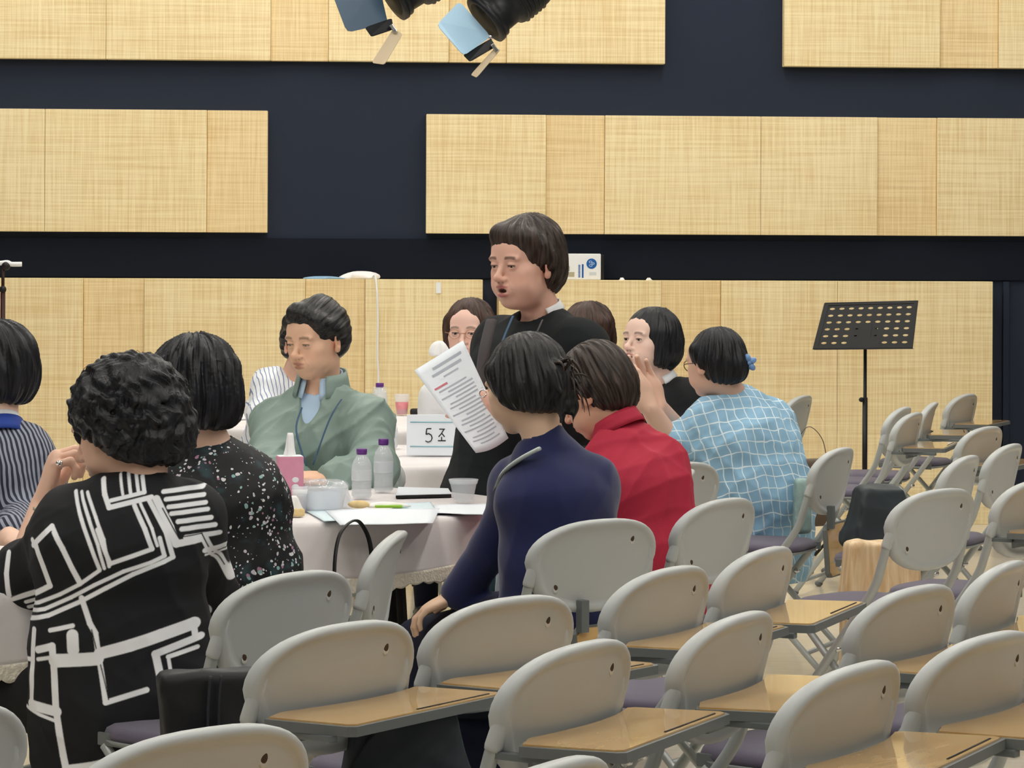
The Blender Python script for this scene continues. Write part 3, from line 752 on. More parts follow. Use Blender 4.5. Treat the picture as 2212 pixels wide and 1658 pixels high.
wood_mat('kraft', (206, 172, 128), (232, 208, 170), scale=5, rough=.5, st=(9, 9, 1), coat=0)
mat('light_emit', (255, 250, 240), emit=LAMP_STRENGTH); mat('flag_glare', (168, 205, 232), rough=.35, metal=.1); mat('flag_dark', (66, 92, 116), rough=.4)  # pale barn door colour has the reflected light painted in
mat('lamp_body', (14, 18, 24), rough=.45, bump=.3, bscale=50); mat('flag_tan', (206, 188, 158), rough=.5); mat('lens', (20, 24, 30), rough=.1)
mat('bread', (232, 206, 150), rough=.8, var=.1, vscale=60); mat('wrap', (250, 250, 246), rough=.25, spec=.7); mat('leaf_green', (150, 200, 60), rough=.4)
mat('pink_drink', (226, 74, 92), rough=.3); mat('soft_blue', (150, 190, 224), rough=.7); mat('logo_blue', (24, 96, 176), rough=.5); mat('logo_pale', (190, 214, 240), rough=.5)
dots_mat('floral', (14, 16, 22), [(232, 232, 236), (214, 206, 218), (178, 130, 158), (150, 190, 190)], scale=92)
dots_mat('teal_print', (34, 66, 74), [(150, 190, 190), (96, 140, 140), (52, 90, 96), (180, 205, 200)], scale=80)
lines_mat('plaid_blue', (146, 190, 220), (226, 240, 248), [((1, .25, .22), 27, .10), ((-.15, .3, 1), 22, .09)], warp=.05)
lines_mat('pinstripe', (40, 44, 62), (150, 156, 174), [((1, .6, .1), 62, .5)], warp=.03)
lines_mat('blue_stripe_shirt', (238, 242, 248), (128, 146, 186), [((1, .2, .15), 55, .22)], warp=.04)

# ---------------------------------------------------------------- room
YAW = math.atan(.06); WY = 15.6
WM = Matrix.Translation((0, WY, 0)) @ Matrix.Rotation(YAW, 4, 'Z')      # back wall frame: x along the wall, -y out of it
def wx(px, out=0.0):
    """position along the wall (its own x) of photo column px, on a face standing `out` proud of it"""
    t = (px+3.0*0-1106)/FP; c, s = math.cos(YAW), math.sin(YAW)
    # point (x c + out s, WY + x s - out c): ratio = t
    return (t*(WY-out*c)-out*s)/(c-t*s)
def zrow(py, out=0.0): return HC-(py-YH)*(WY-out)/FP
def slab(name, x0, x1, z0, z1, th, m, out0=0.0, bev=.004):
    mb = MB(); mb.box((x0, -out0-th, z0), (x1, -out0, z1), bev=bev); o = mb.build(name, MATS[m]); o.matrix_world = WM; o['kind'] = 'structure'; return o
XL, XR, CEIL = -4.6, 4.6, 4.3
mb = MB(); mb.box((-5.2, -.0, 0), (5.6, .15, CEIL)); o = mb.build('wall_back', MATS['navy_wall']); o.matrix_world = WM; o['kind'] = 'structure'
MB().box((XL-.1, -4, -.1), (XR+.1, 16.2, 0)).build('floor', MATS['floor_wood'])['kind'] = 'structure'
MB().box((XL-.1, -4, CEIL), (XR+.1, 16.2, CEIL+.1)).build('ceiling', MATS['dark_ceiling'])['kind'] = 'structure'
MB().box((XL-.1, -4, 0), (XL, 16.2, CEIL)).build('wall_left', MATS['plaster'])['kind'] = 'structure'
MB().box((XR, -4, 0), (XR+.1, 16.2, CEIL)).build('wall_right', MATS['plaster'])['kind'] = 'structure'
MB().box((XL, -4.1, 0), (XR, -4, CEIL)).build('wall_front', MATS['plaster'])['kind'] = 'structure'
rows = [  # (bottom row, column px edges, z0, z1, proud)
    ([(-330, 225), (227, 581), (583, 706), (708, 966), (968, 1091), (1093, 1435)], zrow(137), 3.6, .07),
    ([(1692, 2027), (2029, 2154), (2156, 2500)], zrow(140), 3.6, .07),
    ([(-330, 94), (96, 444), (446, 577)], zrow(505), zrow(244), .07),
    ([(920, 1177), (1179, 1304), (1306, 1641), (1643, 1893), (1895, 2022), (2024, 2420)], zrow(505), zrow(249), .07)]
k = 0
for cols, z0, z1, out in rows:
    for i, (a, b) in enumerate(cols):
        narrow = (b-a) < 140; k += 1; b = cols[i+1][0]-.5 if i+1 < len(cols) else b
        slab('trim_%d' % k, wx(a, out), wx(b, out), z0, z1, out-(.018 if narrow else 0), 'weave_warm' if narrow else 'weave')
OUT3 = .22; zt3 = zrow(604, OUT3)
for cols in ([(-330, 178), (180, 310), (312, 658), (660, 787), (789, 1043)], [(1078, 1427), (1429, 1556), (1558, 1808), (1810, 2145)]):
    for i, (a, b) in enumerate(cols):
        narrow = (b-a) < 140; k += 1; b = cols[i+1][0]-.5 if i+1 < len(cols) else b
        slab('trim_%d' % k, wx(a, OUT3), wx(b, OUT3), .0, zt3, OUT3-(.018 if narrow else 0), 'weave_warm' if narrow else 'weave')
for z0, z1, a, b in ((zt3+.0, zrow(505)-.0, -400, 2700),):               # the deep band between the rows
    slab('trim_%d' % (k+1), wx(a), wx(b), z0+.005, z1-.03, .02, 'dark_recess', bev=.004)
slab('trim_%d' % (k+2), wx(2165), wx(2178), 0.02, zt3, .03, 'navy_wall', bev=.003)
# lamps in the ceiling
lt0 = empty('ceiling_light', (-2.2, 2, CEIL), label='long white ceiling light above the seats', category='light', group='ceiling lights')
MB().box((-.22, -.75, -.05), (.22, .75, -.001), bev=.006).build('housing', MATS['white_plastic'], lt0)
MB().box((-.19, -.70, -.06), (.19, .70, -.0505)).build('diffuser', MATS['light_emit'], lt0)
first = True
for lx in (-3.1, -1.05, 1.05, 3.1):
    for ly in (1.4, 4.4, 7.2, 9.8, 12.2, 14.3):  # nearest row is unseen, added as fill for surfaces facing the camera
        o = lt0 if first else copy_tree(lt0); first = False; o.location = (lx, ly, CEIL)

# ---------------------------------------------------------------- chairs
HALF = [(0, 0)]
for i in range(1, 9):                                         # lower corner, then the fuller upper one
    t_ = math.pi/2*i/9; HALF.append((.188*math.sin(t_)**(2/2.35), .110-.110*math.cos(t_)**(2/2.1)))
HALF += [(.191, .105), (.198, .122), (.2035, .138)]
for i in range(1, 12):
    t_ = math.pi/2*i/11; HALF.append((.204*math.cos(t_)**(2/2.5), .138+.105*math.sin(t_)**(2/2.2)))
HALF[-1] = (0, .243)
def shell_pt(u, v, th):
    z = .565+v*.97; y = -.20-.22*v-.030*(1-(u/.2)**2)+th; return Vector((u, y, z))
def backrest_mesh():
    out = [(u, v) for u, v in HALF]+[(-u, v) for u, v in HALF[-2:0:-1]]
    out = [tuple(q) for q in out]; n = len(out); c = (0, .125)
    prof = [(0, 0), (.0, .007), (.0025, .0125), (.007, .0162), (.012, .0168), (.017, .0155), (.022, .0118), (.027, .0092), (.034, .0084), (.07, .0084), (.12, .0084)]
    mb = MB(); vs = []; fs = []; rings = []
    def ring(t, d):
        i0 = len(vs)
        for u, v in out:
            L = math.hypot(u-c[0], v-c[1]); s = max(0, 1-t/L) if L > 0 else 0
            s = max(s, .02); vs.append(shell_pt(c[0]+(u-c[0])*s, c[1]+(v-c[1])*s, d))
        rings.append(i0)
    for t, d in prof[::-1]: ring(t, -d)
    for t, d in prof[1:]: ring(t, d)
    for a, b in zip(rings, rings[1:]):
        for i in range(n): fs.append((a+i, a+(i+1) % n, b+(i+1) % n, b+i))
    fs.append(tuple(range(n))); fs.append(tuple(rings[-1]+i for i in range(n))[::-1])
    mb.add(vs, fs); return mb
def chair_proto(board):
    r = empty('folding_chair', (0, 0, 0))
    b = backrest_mesh().build('backrest', MATS['chair_grey'], r)
    for u, v in ((.100, .186), (-.122, .072)):  # bolt holes as beads: inner shade and lit lower lip are painted colours
        q = MB(); p = shell_pt(u, v, -.0075); q.ball(p+Vector((0, 0, -.0045)), (.0085, .0014, .0095), 12); q.build('recess_lip_lit', MATS['recess_lip_lit'], b)
        q = MB(); q.ball(p+Vector((0, -.0008, .0012)), (.0068, .0016, .0088), 12); q.build('bolt_recess_shade', MATS['recess_shade'], b)
    for sg in (1, -1):
        top = shell_pt(.182*sg, .15, 0); mid = shell_pt(.189*sg, .08, .002); kn = Vector((.192*sg, -.182, .53))
        pts = smooth_path([top, mid, shell_pt(.192*sg, .02, .004), kn, Vector((.192*sg, -.13, .455)), Vector((.190*sg, .02, .26)), Vector((.188*sg, .205, .014))], 5)
        MB().tube(pts, .0128, 12).build('leg', MATS['tube_grey'], r)
        # sleeve where the tube leaves the moulded back
        MB().tube([shell_pt(.176*sg, .17, 0), shell_pt(.185*sg, .12, 0), shell_pt(.1895*sg, .085, .001), shell_pt(.1905*sg, .078, .001)], [.010, .0150, .0154, .0140], 14).build('tube_sleeve', MATS['chair_grey'], r)
        MB().tube(smooth_path([Vector((.165*sg, .115, .425)), Vector((.165*sg, .02, .33)), Vector((.165*sg, -.285, .014))], 4), .0110, 10).build('leg', MATS['tube_grey'], r)
        MB().ball((.188*sg, .205, .014), (.017, .019, .014), 10).build('foot_cap', MATS['board_edge'], r)
        MB().ball((.165*sg, -.285, .013), (.016, .018, .013), 10).build('foot_cap', MATS['board_edge'], r)
        MB().box((.168*sg-.004, -.150, .425), (.168*sg+.004, .13, .452), bev=.002).build('seat_rail', MATS['bracket'], r)
        q = MB(); q.tube([(.178*sg-.01*sg, -.055, .342), (.20*sg, -.055, .342)], .008, 8).build('pivot_bolt', MATS['chrome'], r)
    MB().tube([(-.165, -.21, .10), (.165, -.21, .10)], .009, 8).build('crossbar', MATS['tube_grey'], r)
    MB().tube([(-.19, .165, .065), (.19, .165, .065)], .009, 8).build('crossbar', MATS['tube_grey'], r)
    outl = []
    for i in range(40):
        a = 2*math.pi*i/40; c_, s_ = math.cos(a), math.sin(a); outl.append((math.copysign(abs(c_)**.55, c_)*.185, -.0+math.copysign(abs(s_)**.6, s_)*.165))
    q = MB(); vs = []; fs = []
    pr = [(.86, .425), (.97, .430), (1.0, .438)]
    for s, z in pr: vs += [Vector((x*s, y*s, z)) for x, y in outl]
    for i in range(len(pr)-1): fs += [(i*40+k, i*40+(k+1) % 40, (i+1)*40+(k+1) % 40, (i+1)*40+k) for k in range(40)]
    fs += [tuple(range(40))[::-1], tuple(80+k for k in range(40))]; q.add(vs, fs).build('seat_pan', MATS['seat_shell'], r)
    q = MB(); vs = []; fs = []; pr = [(.97, .438), (.985, .447), (.96, .458), (.88, .466), (.6, .470), (.3, .471), (.02, .471)]
    for s, z in pr: vs += [Vector((x*s, y*s, z)) for x, y in outl]
    for i in range(len(pr)-1): fs += [(i*40+k, i*40+(k+1) % 40, (i+1)*40+(k+1) % 40, (i+1)*40+k) for k in range(40)]
    fs += [tuple(range(40))[::-1], tuple((len(pr)-1)*40+k for k in range(40))]; q.add(vs, fs).build('seat', MATS['seat_purple'], r)
    if board:
        if board == 1:
            poly = [(-.215, -.285), (-.212, -.305), (-.180, -.445), (-.168, -.457), (.262, -.412), (.272, -.398), (.228, -.245), (.215, -.236), (.19, -.2445), (.13, -.2605), (.06, -.270), (0, -.2725), (-.08, -.270), (-.16, -.262)]; M = Matrix.Translation((0, 0, .66))
        else:
            poly = [(-.14, 0), (-.12, -.015), (.12, -.015), (.14, 0), (.14, .15), (.12, .17), (-.12, .17), (-.14, .15)]
            M = Matrix.Translation((.07, -.275, .50)) @ Matrix.Rotation(-math.pi/2, 4, 'X') @ Matrix.Rotation(math.pi, 4, 'Z') @ Matrix.Translation((0, -.17, 0)) if False else Matrix.Translation((.075, -.262, .365)) @ Matrix.Rotation(math.radians(86), 4, 'X')
        bd = MB().prism(poly, -.020, -.003, M).build('desk_board', MATS['board_edge'], r)
        cx = sum(p[0] for p in poly)/len(poly); cy = sum(p[1] for p in poly)/len(poly)
        MB().prism([(cx+(x-cx)*.962, cy+(y-cy)*.945) for x, y in poly], -.0032, .0, M).build('wood_top', MATS['board_wood'], bd)
        if board == 1:
            g0, g1 = Vector((.02, -.420)), Vector((.235, -.397)); MB().tube([M @ Vector((g0.x, g0.y, .0006)), M @ Vector((g1.x, g1.y, .0006))], .0022, 6, flat=.4).build('pencil_groove', MATS['board_groove'], bd)
            MB().box((-.196, -.42, .628), (-.176, -.215, .640), bev=.002).build('bracket', MATS['bracket'], bd); MB().box((-.196, -.300, .612), (-.03, -.290, .640), bev=.002).build('bracket', MATS['bracket'], bd)
            MB().box((.178, -.38, .628), (.196, -.215, .640), bev=.002).build('bracket', MATS['bracket'], bd)
            MB().ball((-.10, -.302, .626), (.006, .004, .006), 10).build('screw', MATS['chrome'], bd)
        else:
            MB().box((-.06, -.268, .52), (-.035, -.245, .60), bev=.002).build('bracket', MATS['bracket'], bd)
    return r
protos = {1: chair_proto(1), 2: chair_proto(2), 0: chair_proto(0)}
used = set()
def chair(x, y, al, kind, label, group=None):
    if kind in used: r = copy_tree(protos[kind])
    else: r = protos[kind]; used.add(kind)
    r.location = (x, y, 0); r.rotation_euler = (0, 0, math.radians(al)); r['label'] = label; r['category'] = 'chair'; r['group'] = group or 'grey folding chairs'
    return r
CH = [
 (-.652, 5.844, 52, 0, 'grey folding chair touching the right side of the black and white patterned top'),
 (-.493, 5.045, 49.5, 1, 'grey folding chair with wood desk board just right of the black bag at lower left'),
 (-.598, 3.949, 43.5, 1, 'nearest grey folding chair, cut by the bottom edge of the frame at lower left'),
 (-.194, 5.449, 46.5, 1, 'grey folding chair with desk board directly behind the seated woman in the navy sweater'),
 (.058, 7.112, 38, 2, 'grey folding chair the woman in the navy sweater sits on'),
 (-.111, 4.771, 57.5, 1, 'grey folding chair with wide wood desk board at bottom centre, right of the backpack'),
 (.106, 5.943, 56.5, 1, 'grey folding chair with desk board just below and right of the navy sweater chair'),
 (.329, 6.330, 62, 1, 'grey folding chair with pale shiny desk board just below the red jacket chair'),
 (.356, 7.690, 55, 0, 'grey folding chair the woman in the red jacket sits on'),
 (.172, 5.144, 62, 1, 'grey folding chair with desk board in the middle of the lower right rows'),
 (.580, 5.627, 53.5, 1, 'grey folding chair with desk board in front of the tan bag'),
 (.319, 4.536, 56.5, 1, 'large grey folding chair with long desk board at the bottom right of the photo'),
 (.810, 6.038, 64, 1, 'grey folding chair with desk board at the right edge, third row up from the bottom'),
 (.606, 4.925, 52.5, 1, 'grey folding chair with desk board at the right edge, second row from the bottom'),
 (1.025, 8.083, 46.5, 0, 'grey folding chair whose whole back shows, standing in front of the tan bag'),
 (.899, 9.811, 65.5, 2, 'grey folding chair with its board folded down, under the woman in blue plaid'),
 (-.545, 6.560, 84, 0, 'grey folding chair nearly edge-on in front of the near table, beside the tote handle'),
 (1.188, 13.841, 67, 0, 'far grey folding chair standing against the wall left of the music stand'),
 (2.049, 14.094, 61, 1, 'farthest grey folding chair with a desk board, at the dark end of the wall'),
 (1.715, 13.126, 75.5, 1, 'small far grey folding chair second from the end of the back row by the wall'),
 (1.521, 12.698, 69.5, 0, 'far grey folding chair just right of the music stand pole, partly behind another'),
 (1.500, 12.215, 67.5, 1, 'far grey folding chair right of the music stand pole, in front of its twin'),
 (1.662, 11.199, 57, 1, 'far grey folding chair in the right block, just below the desk boards by the wall'),
 (1.277, 9.417, 66, 0, 'grey folding chair beside the black bag in the right block'),
 (1.540, 10.064, 64.5, 0, 'grey folding chair at the right edge, above the open chair with the bare seat'),
 (1.338, 8.418, 54, 1, 'grey folding chair cut by the right edge of the photo at mid height'),
 (-1.027, 4.129, 45, 0, 'grey folding chair cut by the left edge of the photo, only its right end showing'),
 (-.184, 3.644, 58, 1, 'grey folding chair at the bottom edge, only the top of its back showing'),
 (.37, 9.15, 40, 0, 'grey folding chair between the red jacket and the blue plaid shirt'),
 (.272, 8.618, 85, 0, 'grey folding chair seen edge-on just behind the red jacket'),
 (-.61, 9.18, 166, 0, 'grey folding chair under the man in the green jacket'),
 (-1.38, 7.55, 60, 0, 'grey folding chair under the person in the striped jacket'),
 (.56, 11.15, 150, 0, 'grey folding chair under the woman with a black bob across the far table'),
 (.30, 11.45, 160, 0, 'grey folding chair under the woman whose head shows behind the standing woman'),
 (-.17, 11.55, 172, 0, 'grey folding chair under the woman in glasses'),
 (-.97, 11.92, 82, 0, 'grey folding chair under the person in the blue striped shirt'),
]
chairs = [chair(*c) for c in CH]

# ---------------------------------------------------------------- round tables under cloths
TT = .72
def table(cx, cy, r, label, tlabel, seed, drop=.15, lace=True, legs=True):
    t = empty('round_table', (cx, cy, 0), label=tlabel, category='table', group='round tables under pale cloths')
    MB().lathe([(0, TT-.030), (r-.01, TT-.030), (r-.004, TT-.024), (r-.004, TT-.008), (0, TT-.006)], n=64).build('tabletop', MATS['board_edge'], t)
    for sg in (1, -1):
        for s2 in (1, -1):
            MB().tube([(sg*.30, s2*.28, TT-.03), (sg*.34, s2*.34, .012)], .019, 10).build('leg', MATS['black_metal'], t)
        MB().tube([(sg*.305, -.29, .50), (sg*.305, .29, .50)], .012, 8).build('crossbar', MATS['black_metal'], t)
        MB().tube([(sg*.31, -.29, .50), (sg*.05, -.10, TT-.03)], .011, 8).build('folding_brace', MATS['black_metal'], t)
        MB().tube([(sg*.31, .29, .50), (sg*.05, .10, TT-.03)], .011, 8).build('folding_brace', MATS['black_metal'], t)
    rg = np.random.default_rng(seed); ph = rg.uniform(0, 6.28, 6); n = 240
    prof = [(.0, TT-.003), (.3*r, TT-.003), (.7*r, TT-.003), (r*.97, TT-.003), (r+.002, TT-.006), (r+.007, TT-.016)]
    for i in range(1, 13): prof.append((r+.009, TT-.016-(drop-.016)*i/12))
    def wob(q, a, z):
        if z > TT-.012: return (q.x, q.y, z)
        t_ = (TT-.012-z)/drop; f = .5+.5*math.sin(a*13+1.3*math.sin(a*3+ph[0])+ph[1]); f2 = .5+.5*math.sin(a*29+2*math.sin(a*5+ph[2])+ph[3])
        rr = math.hypot(q.x, q.y)+t_*(.034*f**2+.008*f2)+.006*t_; return (rr*math.cos(a), rr*math.sin(a), z+.012*t_*math.sin(a*7+ph[4])*t_)
    cl = MB().lathe(prof, n=n, wob=wob).build('tablecloth', MATS['tablecloth'], None, base=(0, 0, 0), label=label, category='tablecloth', group='round cloths on the tables'); cl.location = (cx, cy, 0)
    if lace:
        p2 = []
        for i in range(7): p2.append((r+.0105, TT-drop-.034*i/6+.004))
        def wob2(q, a, z):
            v = wob(Vector((q.x, q.y, 0)), a, TT-drop) ; sc = abs(math.sin(a*60))*.007
            t2 = (TT-drop+.004-z)/.034; return (v[0]*(1+.004*t2), v[1]*(1+.004*t2), z+(.012*math.sin(a*7+ph[4]))+sc*t2*(-1)+.004*t2*math.sin(a*31))
        mb = MB(); mb.lathe(p2, n=720, wob=wob2); mb.f = [f for f in mb.f if len(f) == 4]; mb.sm = mb.sm[:len(mb.f)]
        lc = mb.build('lace_trim', MATS['lace'], cl); s = lc.modifiers.new('s', 'SOLIDIFY'); s.thickness = .002
    # pedestal braces hidden below
    return t, cl
T1 = (-.66, 8.32, .66)
table(T1[0], T1[1], T1[2], 'pale grey-pink cloth with lace hem on the near round table with the bottles', 'black-legged round table carrying the pink tissue box and water bottles', 3)
table(-1.45, 6.46, .58, 'pale cloth with lace hem on the table at the left edge of the photo', 'round table at the left edge in front of the woman in black and white', 8)
table(-.53, 10.45, .64, 'pale cloth on the table with the group number card', 'round table carrying the group number card behind the man in green', 5, lace=False)
table(-.76, 12.65, .70, 'pale cloth on the farthest table by the wall, behind the number card', 'farthest round table by the wall with the pink drink on it', 6, lace=False)
table(.35, 10.45, .36, 'pale cloth on the small table between the clasped hands and the black bob', 'small round table between the plaid shirt and the black bob', 9, lace=False)

def on(px, py, z=TT): 
    """point at height z seen at this photo position"""
    dx, dy = px-1106.0, py-YH; qy = dy-ROLL*dx; Y = FP*(HC-z)/qy; return P(px, py, Y)
# ---- bottles
def bottle(px, py, z0, label, h=.17, fill=.35, sc=1.0):
    c = on(px, py, z0); r = empty('water_bottle', (c.x, c.y, z0+.001), label=label, category='bottle', group='clear water bottles with purple caps')
    R = .031*sc
    prof = [(0, .004), (R*.55, .002), (R*.85, .001), (R, .008)]
    for i in range(12): prof.append((R*(1-.045*(i % 2)), .016+i*(h*.56-.016)/12))
    prof += [(R, h*.58), (R*.98, h*.66), (R*.82, h*.76), (R*.55, h*.84), (R*.40, h*.88), (R*.40, h*.93)]
    inner = [(max(a-.0007, 0), b+.0006) for a, b in prof][::-1]; mb = MB(); mb.lathe(prof+inner[0:], n=28); mb.build('bottle_body', MATS['clear'], r)
    w = [(0, .006), (R*.8, .006), (R*.93, .010), (R*.93, h*fill), (0, h*fill)]; MB().lathe(w, n=24).build('water', MATS['water'], r)
    MB().lathe([(0, h*.885), (R*.5, h*.885), (R*.5, h*.90), (R*.47, h*.905), (R*.52, h*.91), (R*.52, h*.995), (R*.48, h), (0, h)], n=28).build('cap', MATS['cap_purple'], r)
    MB().lathe([(R*1.005, h*.36), (R*1.01, h*.37), (R*1.01, h*.56), (R*1.005, h*.57)], n=28).build('label_band', MATS['clear_frost'], r)
    return r
bottle(781, 1076, TT, 'clear water bottle with purple cap, left one of the pair on the near table', .150, .30)
bottle(828, 1062, TT, 'clear water bottle with purple cap, the right one of the pair on the near table', .165, .32)
bottle(820, 912, TT, 'water bottle with purple cap far back behind the shoulder of the green jacket', .178, .9, 1.15)
bottle(842, 968, TT, 'bottle with pink label just right of the sleeve of the green jacket', .12, .5)
# ---- pink tissue box (tall)
c = on(623, 1106); t = empty('tissue_box', (c.x, c.y+.045, TT), rz=.2, label='tall pink tissue box with a white tissue pulled up, on the near table', category='tissue box')
MB().box((-.036, -.036, .001), (.036, .036, .158), bev=.003).build('box', MATS['pink_box'], t)
MB().box((-.034, -.034, .1582), (.034, .034, .1595)).build('top_rim', MATS['tissue'], t)
def crumple(rx, ry, h, n=28, seed=0, top=.4):
    r = np.random.default_rng(seed); ph = r.uniform(0, 6.28, 4); prof = [(1, 0), (.95, .1), (.75, .35), (.62, .6), (.5, .85), (top, 1.0), (0, .97)] if top < .42 else [(.9, 0), (1, .12), (.98, .3), (.88, .55), (.7, .78), (.45, .93), (.2, .99), (0, 1)]; mb = MB()
    def wob(q, a, z): k = 1+.22*math.sin(a*3+ph[0]+z/h*2)+.12*math.sin(a*7+ph[1]); return (q.x*k*rx, q.y*k*ry, z)
    return mb.lathe([(a, b*h) for a, b in prof], n=n, wob=wob)
crumple(.017, .010, .068, seed=4).build('tissue', MATS['tissue'], t).location = (0, 0, .157)
# embossed letters on the box: pale round marks
for k_, dz in enumerate((.092, .072, .052)): MB().ball((.012, -.0362, dz), (.010, .0008, .008), 12).build('printed_mark', MATS['white_plastic'], t)
# ---- bread packs, plastic container, cup, papers, tray
def at(px, py, z=TT): c = on(px, py, z); return c
c = at(632, 1116); b = empty('sandwich_pack', (c.x, c.y+.02, TT), rz=.3, label='wrapped sandwich at the front edge of the table, left of the clear container', category='sandwich')
MB().box((-.032, -.02, .001), (.030, .02, .022), bev=.005).build('bread', MATS['bread'], b)
crumple(.026, .02, .046, seed=2, top=.3).build('wrapper', MATS['wrap'], b).location = (.0, 0, .012)
c = at(690, 1104); b = empty('plastic_container', (c.x, c.y+.05, TT), label='large clear plastic food container with crumpled lid between tissue box and bottles', category='container')
pr = [(0, .002), (.058, .002), (.064, .008), (.074, .060), (.078, .062)]; MB().lathe(pr+[(a-.001, bb+.001) for a, bb in pr[::-1][1:]], n=40).build('tub', MATS['clear_frost'], b)
MB().lathe([(.078, .063), (.08, .066), (.072, .078), (.05, .084), (0, .086)], n=40, wob=lambda q, a, z: (q.x*(1+.05*math.sin(a*9)), q.y*(1+.05*math.sin(a*9)), z+.004*math.sin(a*5))).build('lid', MATS['clear'], b)
c = at(648, 1082, TT+.03); b = empty('plastic_cup', (c.x, c.y-.01, TT), label='small clear cup with a white printed mark right against the pink box', category='cup')
pr = [(0, .001), (.018, .001), (.024, .075)]; MB().lathe(pr+[(.0232, .075), (.0172, .003), (0, .003)], n=28).build('cup_wall', MATS['clear_frost'], b)
MB().lathe([(.0215, .045), (.0235, .066)], n=28).build('printed_mark', MATS['white_plastic'], b)
c = at(735, 1066, TT+.04); b = empty('plastic_spoon_pack', (c.x, c.y, TT), label='crumpled clear bag with striped edge leaning on the container by the hand of the man', category='plastic bag')
crumple(.045, .02, .075, seed=6, top=.25).build('crumpled_film', MATS['clear_frost'], b)
c = at(1001, 1086); b = empty('clear_cup', (c.x, c.y, TT), label='clear flared plastic cup alone at the right side of the near table', category='cup')
pr = [(0, .001), (.026, .001), (.029, .01), (.040, .058), (.044, .070)]; MB().lathe(pr+[(.0425, .070), (.0385, .058), (.0278, .011), (0, .004)], n=8*5).build('cup_wall', MATS['clear'], b)
MB().lathe([(.041, .058), (.045, .071), (.0435, .0715)], n=40).build('rim', MATS['clear_frost'], b)
def sheet(name, pts, z, label, m, cat='paper', curl=0, parent=None):
    mb = MB(); P_ = [at(*p, z) for p in pts]; a, b_, c_, d = P_; vs = []; fs = []; n = 10
    for i in range(n+1):
        for j in range(n+1):
            u, v = i/n, j/n; q = a.lerp(b_, u).lerp(d.lerp(c_, u), v); vs.append(q+Vector((0, 0, curl*(1-v)**3*-.03+.0006*math.sin(u*9+v*5))))
    for i in range(n):
        for j in range(n): fs.append((i*(n+1)+j, (i+1)*(n+1)+j, (i+1)*(n+1)+j+1, i*(n+1)+j+1))
    mb.add(vs, fs); o = mb.build(name, MATS[m], None, base=a, label=label, category=cat); s = o.modifiers.new('s', 'SOLIDIFY'); s.thickness = .0008; return o
sheet('paper_sheet', [(735, 1134), (935, 1130), (950, 1098), (700, 1100)], TT+.004, 'white sheet of paper hanging over the front edge of the near table', 'paper')
sheet('paper_sheet', [(700, 1126), (800, 1122), (812, 1100), (660, 1102)], TT+.002, 'pale blue sheet lying under the container at the front of the near table', 'paper_blue')
sheet('paper_sheet', [(945, 1108), (1052, 1112), (1060, 1088), (935, 1090)], TT+.004, 'white sheet lying in front of the clear cup at the right of the near table', 'paper')
sheet('paper_sheet', [(860, 1106), (945, 1100), (930, 1084), (840, 1088)], TT+.0015, 'pale blue sheet on the middle of the near table beside the snack bag', 'paper_blue')
a, b_, c_, d = [at(*q) for q in ((855, 1076), (975, 1073), (968, 1061), (860, 1058))]
MB().prism([(q.x, q.y) for q in (a, b_, c_, d)], TT, TT+.008).build('folder', MATS['black_metal'], None, base=a, label='thin black folder with a white sheet on it at the back of the near table', category='folder')
MB().prism([(q.x+(-.66-q.x)*.0, q.y+.008) for q in (a, b_, c_, d)], TT+.0082, TT+.0095).build('paper_sheet', MATS['paper'], None, base=a, label='white sheet lying on the black folder at the back of the near table', category='paper')
c = at(835, 1098); mb = MB(); s0 = empty('snack_bag', (c.x, c.y, TT+.004), rz=.1, label='small white and lime green snack wrapper near the bottles', category='snack wrapper')
crumple(.06, .02, .016, seed=12, top=.6).build('wrapper', MATS['wrap'], s0); MB().box((-.035, -.028, .0), (.045, -.012, .008), bev=.003).build('green_band', MATS['leaf_green'], s0)
c = at(775, 1100); s0 = empty('bread_roll', (c.x, c.y, TT+.002), label='piece of bread in clear wrap in front of the left bottle', category='bread')
MB().ball((0, 0, .013), (.032, .018, .012), 16).build('crust', MATS['bread'], s0)
# ---- number card on the second table
cc = on(938, 985); yc = cc.y; bl, tr_ = P(878, 985, yc), P(1004, 896, yc+.03)
card = empty('number_card', (bl.x, yc, TT), label='white folded table card reading 5 and a Korean syllable, standing on the middle table', category='sign')
wd = tr_.x-bl.x; hh = tr_.z-TT
MB().add([(0, 0, .003), (wd, 0, .003), (wd, .028, hh), (0, .028, hh), (0, .0305, hh+.001), (wd, .0305, hh+.001), (wd, .10, .003), (0, .10, .003)], [(0, 1, 2, 3), (3, 2, 5, 4), (4, 5, 6, 7)], False).build('card', MATS['paper'], card)
card.children[0].modifiers.new('s', 'SOLIDIFY').thickness = .0015
def stroke(mb, pts, w, o):
    pts = [Vector((p[0]*wd, -.0016+p[1]*.028, .003+p[1]*(hh-.003))) for p in pts]; mb.tube(pts, w, 6, flat=.25, up=(0, 1, 0))
mb = MB()
stroke(mb, [(.425, .66), (.345, .66)], .0022, 0); stroke(mb, [(.345, .66), (.335, .52)], .0022, 0)
stroke(mb, [(.335, .52), (.38, .54), (.425, .50), (.44, .43), (.42, .36), (.37, .33), (.325, .36)], .0024, 0)
mb.build('numeral', MATS['ink'], card)
mb = MB(); stroke(mb, [(.56, .65), (.66, .65)], .0020, 0); stroke(mb, [(.645, .65), (.60, .54), (.55, .46)], .0020, 0); stroke(mb, [(.60, .56), (.655, .46)], .0020, 0)
stroke(mb, [(.605, .46), (.605, .37)], .0020, 0); stroke(mb, [(.54, .365), (.675, .365)], .0022, 0); mb.build('syllable', MATS['ink'], card)
